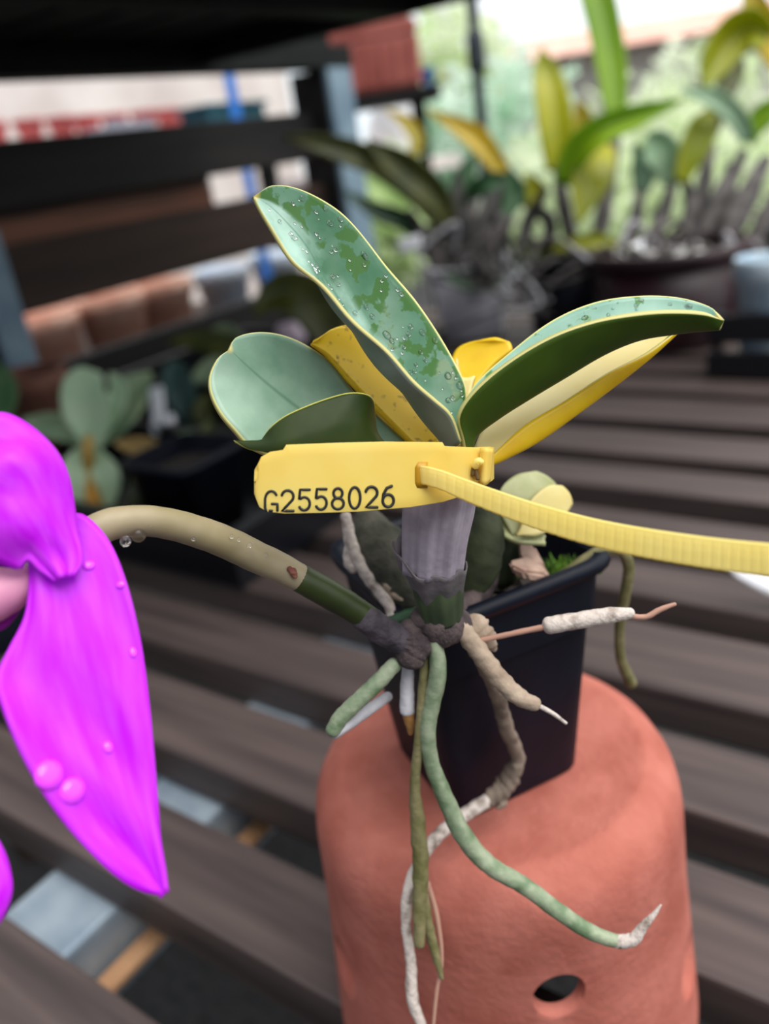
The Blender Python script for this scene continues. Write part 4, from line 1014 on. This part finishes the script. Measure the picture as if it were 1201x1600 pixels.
bl([(1000, 300, D + .08), (1006, 260, D + .08), (992, 226, D + .08)], [24, 40, 8], ML_dg, big)
for ks in ([(962, 178, D, 18), (956, 240, D, 22), (944, 320, D, 26), (930, 400, D, 22)], [(872, 262, D, 16), (880, 320, D, 24), (900, 400, D, 22)], [(1050, 290, D, 16), (1030, 350, D, 26), (1000, 410, D, 22)], [(1000, 300, D + .06, 14), (990, 350, D + .06, 24), (970, 410, D + .06, 22)], [(1070, 280, D, 14), (1080, 330, D, 26), (1050, 410, D, 22)]):
    root('pseudobulb', ks, random.choice((M_gbulb, M_dbulb)), big, n=16)
right = empty('large_orchid', (-.185, 1.30, BENCH + .13), 'orchid at the right edge with a broad yellow-green leaf and grey stems', 'orchid plant')
bl([(1200, 60, D - .1), (1172, 44, D - .09), (1140, 64, D - .08), (1114, 104, D - .08), (1098, 138, D - .08)], [40, 66, 62, 44, 6], ML_yg, right, n=22, fold=.4)
bl([(1236, 120, D - .06), (1206, 60, D - .06), (1184, 20, D - .06), (1170, -30, D - .06)], [40, 60, 50, 20], ML_ye, right)
bl([(1170, 220, D - .04), (1150, 182, D - .06), (1116, 154, D - .08), (1064, 140, D - .09)], [24, 34, 34, 6], ML_lg, right, n=20)
bl([(1168, 222, D - .03), (1184, 190, D - .04), (1208, 170, D - .05), (1250, 160, D - .06)], [20, 34, 34, 6], ML_yg2, right)
bl([(1110, 210, D + .05), (1128, 150, D + .05), (1150, 110, D + .05), (1160, 90, D + .05)], [20, 34, 30, 6], ML_olive, right)
for ks in ([(1160, 240, D, 16), (1120, 320, D, 34), (1080, 400, D, 26)], [(1196, 250, D - .03, 20), (1156, 330, D - .03, 38), (1120, 410, D - .03, 26)], [(1230, 280, D, 20), (1196, 350, D, 40), (1160, 420, D, 28)], [(1110, 230, D + .04, 16), (1096, 300, D + .04, 26), (1070, 390, D + .04, 20)], [(1140, 260, D + .03, 14), (1136, 330, D + .03, 30), (1110, 410, D + .03, 22)]):
    root('pseudobulb', ks, random.choice((M_gbulb, M_gbulb, M_dbulb)), right, n=16)
left = empty('large_orchid', (-.70, 1.24, BENCH + .12), 'orchid with long dark olive leaves arching left over the grey-white pot', 'orchid plant')
D2 = 1.38
bl([(694, 360, D2), (655, 306, D2 - .02), (600, 262, D2 - .05), (530, 232, D2 - .08), (442, 212, D2 - .1)], [18, 38, 42, 40, 6], ML_olive, left, n=24)
bl([(706, 350, D2 - .02), (680, 306, D2 - .04), (630, 262, D2 - .06), (574, 220, D2 - .08)], [20, 46, 52, 8], ML_olive, left, n=24)
bl([(640, 250, D2 + .02), (652, 222, D2 + .02), (636, 192, D2 + .03), (604, 172, D2 + .04)], [10, 22, 22, 4], ML_ye, left)
bl([(812, 300, D2 - .04), (780, 260, D2 - .04), (740, 212, D2 - .04), (668, 172, D2 - .03)], [16, 28, 38, 6], ML_ye, left, n=22)
bl([(720, 330, D2), (750, 290, D2 - .04), (790, 284, D2 - .06), (830, 296, D2 - .07)], [14, 30, 28, 5], ML_dg, left)
bl([(700, 420, D2 + .02), (640, 350, D2), (590, 330, D2), (540, 300, D2)], [14, 30, 28, 6], ML_dg, left)
bl([(720, 330, D2 + .05), (724, 280, D2 + .05), (744, 236, D2 + .05)], [16, 34, 6], ML_dg, left)
bl([(690, 430, D2 - .06), (740, 440, D2 - .08), (800, 420, D2 - .1), (830, 395, D2 - .1)], [14, 30, 28, 5], ML_dg, left)
for ks in ([(716, 270, D2, 12), (712, 340, D2, 30), (716, 420, D2, 24)], [(690, 350, D2, 14), (700, 400, D2, 26), (716, 450, D2, 22)], [(640, 330, D2, 12), (672, 390, D2, 26), (706, 450, D2, 20)], [(780, 300, D2 - .03, 14), (770, 370, D2 - .03, 28), (745, 450, D2 - .03, 22)]):
    root('pseudobulb', ks, random.choice((M_gbulb, M_dbulb)), left, n=16)
mid = empty('large_orchid', (-.545, 1.28, BENCH + .12), 'orchid of tangled grey stems and roots in the round black pot', 'orchid plant')
D3 = 1.3
bl([(880, 400, D3 - .06), (830, 388, D3 - .08), (800, 376, D3 - .08)], [8, 26, 5], ML_olive, mid)
bl([(860, 390, D3 - .08), (930, 376, D3 - .1), (1000, 396, D3 - .11)], [8, 26, 5], ML_yg, mid)
bl([(790, 340, D3), (804, 300, D3), (796, 262, D3)], [16, 36, 6], ML_dg, mid)
bl([(830, 330, D3), (838, 300, D3), (822, 270, D3)], [16, 34, 6], ML_yg, mid)
rg = random.Random(11)
for k in range(5):
    x = 730 + k * 32 + rg.uniform(-8, 8)
    root('pseudobulb', [(x + rg.uniform(-40, 50), 280 + rg.uniform(-20, 40), D3 + rg.uniform(-.05, .08), 12), (x + rg.uniform(-10, 14), 350, D3, 24), (800 + (x - 808) * .6, 440, D3 - .01, 18)], rg.choice((M_gbulb, M_dbulb, M_dbulb)), mid, n=14)
for k in range(16):
    x = rg.uniform(700, 900); y = rg.uniform(380, 440)
    root('root', [(x, y, D3 - .06, 6), (x + rg.uniform(-50, 50), y - rg.uniform(10, 50), D3 - .09, 7), (x + rg.uniform(-70, 70), y + rg.uniform(0, 40), D3 - .1, 6), (x + rg.uniform(-60, 60), y + rg.uniform(30, 80), D3 - .09, 4)], rg.choice((M_gbulb, M_gbulb, M_rgreyw)), mid, n=20, seg=8)
for k in range(12):
    x = rg.uniform(900, 1180); y = rg.uniform(380, 420)
    root('root', [(x, y, D - .08, 6), (x + rg.uniform(-40, 40), y - rg.uniform(10, 40), D - .10, 7), (x + rg.uniform(-70, 70), y + rg.uniform(-10, 20), D - .11, 6)], rg.choice((M_gbulb, M_gbulb, M_rgreyw)), big, n=16, seg=8)
for u, v, w_, lb in ((640, 384, 36, 'white plant label among the roots beside the grey-white pot'), (985, 392, 40, 'white plant label lying among the roots in the maroon pot')):
    e = empty('plant_label', at(u, v, 1.22), lb, 'plant label', 'white labels among the far orchids')
    loft('label_blade', [(u - w_ / 2, v - 10, 1.22), (u, v - 14, 1.22), (u + w_ / 2, v - 18, 1.22)], [(u - w_ / 2, v, 1.215), (u, v - 2, 1.215), (u + w_ / 2, v - 8, 1.215)], [(u - w_ / 2, v + 12, 1.21), (u, v + 10, 1.21), (u + w_ / 2, v + 4, 1.21)], M_whitep, e, n=6, nc=4, thick=.0015, top='R')

round_pot(-.62, .265, .05, .085, M_blackpot, 'round black pot on the bench hidden behind the magenta flower')
bm = bmesh.new(); rg = random.Random(4)
for k in range(20):
    a, q = rg.uniform(0, 6.283), .098 * rg.random() ** .5
    rr_ = bmesh.ops.create_icosphere(bm, subdivisions=1, radius=rg.uniform(.005, .011)); cc = Vector((-.365 + q * math.cos(a), 1.22 + q * math.sin(a), BENCH + .121))
    for v in rr_['verts']: v.co = Vector((v.co.x * 1.3, v.co.y, v.co.z * .7)) + cc
o = from_bm('bokeh_pebbles', bm, mat('bokeh_pebble', (206, 202, 200), (236, 234, 232), rough=.5, scale=50), None); tag(o, 'white pebbles added as bokeh blobs on top of the maroon pot between the grey stems', 'pebbles', kind='stuff')  # pebbles added to give the whitish bokeh blobs
# ---------------------------------------------------------------- far background on the right
a, b = at(735, -5, 2.3), at(752, 190, 2.3)
e = empty('steel_pole', (b.x, b.y, 0), 'thin dark steel pole behind the orchids', 'pole')
M_pole = mat('dark_steel', (52, 60, 66), (74, 82, 88), rough=.5, scale=10, metal=.3)
wtube('pole_tube', [(b.x, b.y, 0), (b.x, b.y, 1.2), (b.x, b.y, 2.6)], .017, M_pole, e)
c = at(741, 85, 2.3); wtube('clamp', [(b.x, b.y, c.z - .035), (b.x, b.y, c.z + .035)], .026, M_pole, e)
# red crate on a far stand
M_rcr = mat('brick_red_plastic', (160, 78, 70), (186, 104, 94), rough=.6, scale=8)
c0, c1 = at(498, 150, 2.5), at(662, 145, 2.5)
ax = (c1 - c0); ax.z = 0; L_ = ax.length; ax.normalize(); ay = Vector((-ax.y, ax.x, 0)); ang = math.atan2(ax.y, ax.x)
z0 = (c0.z + c1.z) / 2; base = Vector(((c0.x + c1.x) / 2, (c0.y + c1.y) / 2, z0))
def local(name, lo, hi, m, parent, bev=.004):
    bm = bmesh.new(); bm_box(bm, lo, hi, bev); bm.transform(Matrix.Translation(base) @ Matrix.Rotation(ang, 4, 'Z'))
    return from_bm(name, bm, m, parent, False)
crt = empty('red_crate', base, 'brick red ribbed crate with a rounded lid on the far stand', 'crate')
local('crate_body', (-L_ / 2, -.02, .002), (L_ / 2, .22, .15), M_rcr, crt, .02)
bm = bmesh.new()
for s in (-1,):
    pass
pr = [(L_ / 2 * math.cos(t), .15 + .055 * math.sin(t) ** .6 if math.sin(t) > 0 else .15) for t in [math.pi * k / 24 for k in range(25)]]
fv = [bm.verts.new((x, -.022, z)) for x, z in pr]; bv_ = [bm.verts.new((x, .222, z)) for x, z in pr]
bm.faces.new(fv); bm.faces.new(bv_[::-1])
for i in range(len(pr)): bm.faces.new((fv[i], bv_[i], bv_[(i + 1) % len(pr)], fv[(i + 1) % len(pr)]))
bmesh.ops.recalc_face_normals(bm, faces=bm.faces); bm.transform(Matrix.Translation(base + Vector((0, 0, .0005))) @ Matrix.Rotation(ang, 4, 'Z'))
from_bm('lid', bm, M_rcr, crt, False)
for k in range(7):
    x = -L_ / 2 + L_ * (k + .5) / 7
    local('rib', (x - .007, -.030, .012), (x + .007, -.0205, .145), M_rcr, crt, .003)
st = empty('far_stand', (base.x, base.y, 0), 'dark far stand carrying the red crate', 'stand')
local('stand_top', (-L_ / 2 - .05, -.05, -.035), (L_ / 2 + .05, .28, 0), M_dark, st)
for x in (-L_ / 2 + .06, L_ / 2 - .02):
    local('leg', (x - .022, .0, -base.z), (x + .022, .044, -.0355), M_dark, st)
bx = at(668, 150, 2.45); o = lathe('blue_cup', clay(.05, .022), M_blue, (bx.x, bx.y, base.z - 0), seg=24); o.location = base + ax * (L_ / 2 + .02) + ay * .05; tag(o, 'small blue cup at the end of the far stand beside the red crate', 'cup')
# white sacks under the far stand
M_sack = mat('white_sack', (214, 216, 220), (236, 236, 236), rough=.8, scale=20)
def sack(p, s, label, m=M_sack):
    bm = bmesh.new(); bmesh.ops.create_uvsphere(bm, u_segments=20, v_segments=14, radius=1)
    for v in bm.verts:
        c = v.co; k = 1 + .08 * math.sin(5 * c.x + 3 * c.z) + .05 * math.sin(7 * c.y)
        zz = c.z * s[2]
        if zz < -s[2] * .8: zz = -s[2] * .8
        v.co = Vector((c.x * s[0] * k, c.y * s[1] * k, zz + s[2] * .8))
    o = from_bm('white_sack', bm, m, None); o.location = p; tag(o, label, 'sack', 'white sacks under the far stand'); return o
P = at(525, 210, 3.3); sack((P.x, P.y, P.z - .10), (.075, .075, .14), 'white sack under the left of the red crate')
P2 = at(620, 210, 3.35); sack((P2.x, P2.y, P2.z - .10), (.12, .09, .15), 'white sack under the right of the red crate')
lowt = empty('low_table', (P.x, P.y, 0), 'low pale table under the white sacks', 'table')
zt = P.z - .10
box('table_top', (min(P.x, P2.x) - .2, min(P.y, P2.y) - .15, min(zt, P2.z - .10) - .05), (max(P.x, P2.x) + .2, max(P.y, P2.y) + .15, min(zt, P2.z - .10) - .005), M_pale, lowt)
box('leg', (P.x - .03, P.y - .03, 0), (P.x + .03, P.y + .03, min(zt, P2.z - .10) - .0505), M_pale, lowt)

# house far off
M_roof = mat('orange_tile_roof', (214, 158, 140), (232, 192, 176), rough=.8, scale=3)
M_hw = mat('cream_render', (232, 226, 214), rough=.8)
hc = at(980, 100, 9.5); ha = math.atan2(RM[1][0], RM[0][0])
house = empty('far_house', (hc.x, hc.y, 0), 'far cream house with an orange tiled roof beyond the greenery', 'house')
def hpart(name, bm, m):
    bm.transform(Matrix.Translation((hc.x, hc.y, 0)) @ Matrix.Rotation(ha - .1, 4, 'Z')); return from_bm(name, bm, m, house, False)
bm = bmesh.new(); bm_box(bm, (-2.2, 0, 0), (2.6, 3, 1.72)); hpart('house_wall', bm, M_hw)
bm = bmesh.new(); vs = [bm.verts.new(v) for v in ((-2.4, -.3, 1.73), (2.8, -.3, 1.73), (2.8, 3.3, 1.73), (-2.4, 3.3, 1.73), (-1.6, 1.5, 2.08), (2.0, 1.5, 2.08))]
for f in ((0, 1, 5, 4), (1, 2, 5), (2, 3, 4, 5), (3, 0, 4), (3, 2, 1, 0)): bm.faces.new([vs[i] for i in f])
hpart('roof', bm, M_roof)
# shrubs
def shrub(p, rx, rz, m, label, nl=900, ls=.09, seed=1):
    e = empty('shrub', (p.x, p.y, 0), label, 'shrub', 'shrubs beyond the orchids')
    q = random.Random(seed); me = bpy.data.meshes.new('foliage'); vs = []; fs = []
    for k in range(nl):
        th, ph = q.uniform(0, 6.283), math.acos(q.uniform(-1, 1)); r = q.uniform(.45, 1) ** .5
        r *= 1 + .25 * math.sin(3 * th + seed) * math.sin(2 * ph)
        c = Vector((p.x + rx * r * math.sin(ph) * math.cos(th), p.y + rx * r * math.sin(ph) * math.sin(th), p.z + rz * r * math.cos(ph)))
        if c.z < .03: c.z = .03
        t = Vector((q.gauss(0, 1), q.gauss(0, 1), q.gauss(0, .7))).normalized(); n = t.orthogonal().normalized(); s = ls * q.uniform(.6, 1.3)
        n = (Matrix.Rotation(q.uniform(0, 6.28), 3, t) @ n); up = t.cross(n)
        i = len(vs)
        vs += [tuple(c), tuple(c + t * s * .5 + n * s * .28 - up * s * .05), tuple(c + t * s), tuple(c + t * s * .5 - n * s * .28 - up * s * .05), tuple(c + t * s * .5 + up * s * .05)]
        fs += [(i, i + 1, i + 4), (i + 1, i + 2, i + 4), (i + 2, i + 3, i + 4), (i + 3, i, i + 4)]
    me.from_pydata(vs, [], fs); link('foliage', me, m, e, False)
    wtube('trunk', [(p.x, p.y, 0), (p.x + .02, p.y, max(.1, p.z * .6)), (p.x, p.y + .02, p.z)], [.035, .03, .02], M_dbulb, e, 10)
G1 = mat('hazed_shrub_leaf', (212, 230, 176), (244, 250, 230), rough=.6, scale=2.5, trans=.5)  # overexposure and haze are put into these near-white shrub leaf colours
G2 = mat('hazed_cool_shrub_leaf', (200, 230, 206), (238, 248, 238), rough=.6, scale=2.5, trans=.5)
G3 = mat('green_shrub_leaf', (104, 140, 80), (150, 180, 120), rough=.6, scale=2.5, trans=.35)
sh = [(1120, 210, 4.2, .62, .42, G1, 'pale green shrub far behind the right edge orchid'), (800, 215, 4.0, .32, .36, G2, 'haze-washed green shrub right of the steel pole'),
      (680, 250, 4.6, .24, .34, G2, 'haze-washed shrub left of the steel pole, above the yellow leaf'), (705, 110, 6.2, .45, .36, G1, 'pale shrub farther back beside the red crate'),
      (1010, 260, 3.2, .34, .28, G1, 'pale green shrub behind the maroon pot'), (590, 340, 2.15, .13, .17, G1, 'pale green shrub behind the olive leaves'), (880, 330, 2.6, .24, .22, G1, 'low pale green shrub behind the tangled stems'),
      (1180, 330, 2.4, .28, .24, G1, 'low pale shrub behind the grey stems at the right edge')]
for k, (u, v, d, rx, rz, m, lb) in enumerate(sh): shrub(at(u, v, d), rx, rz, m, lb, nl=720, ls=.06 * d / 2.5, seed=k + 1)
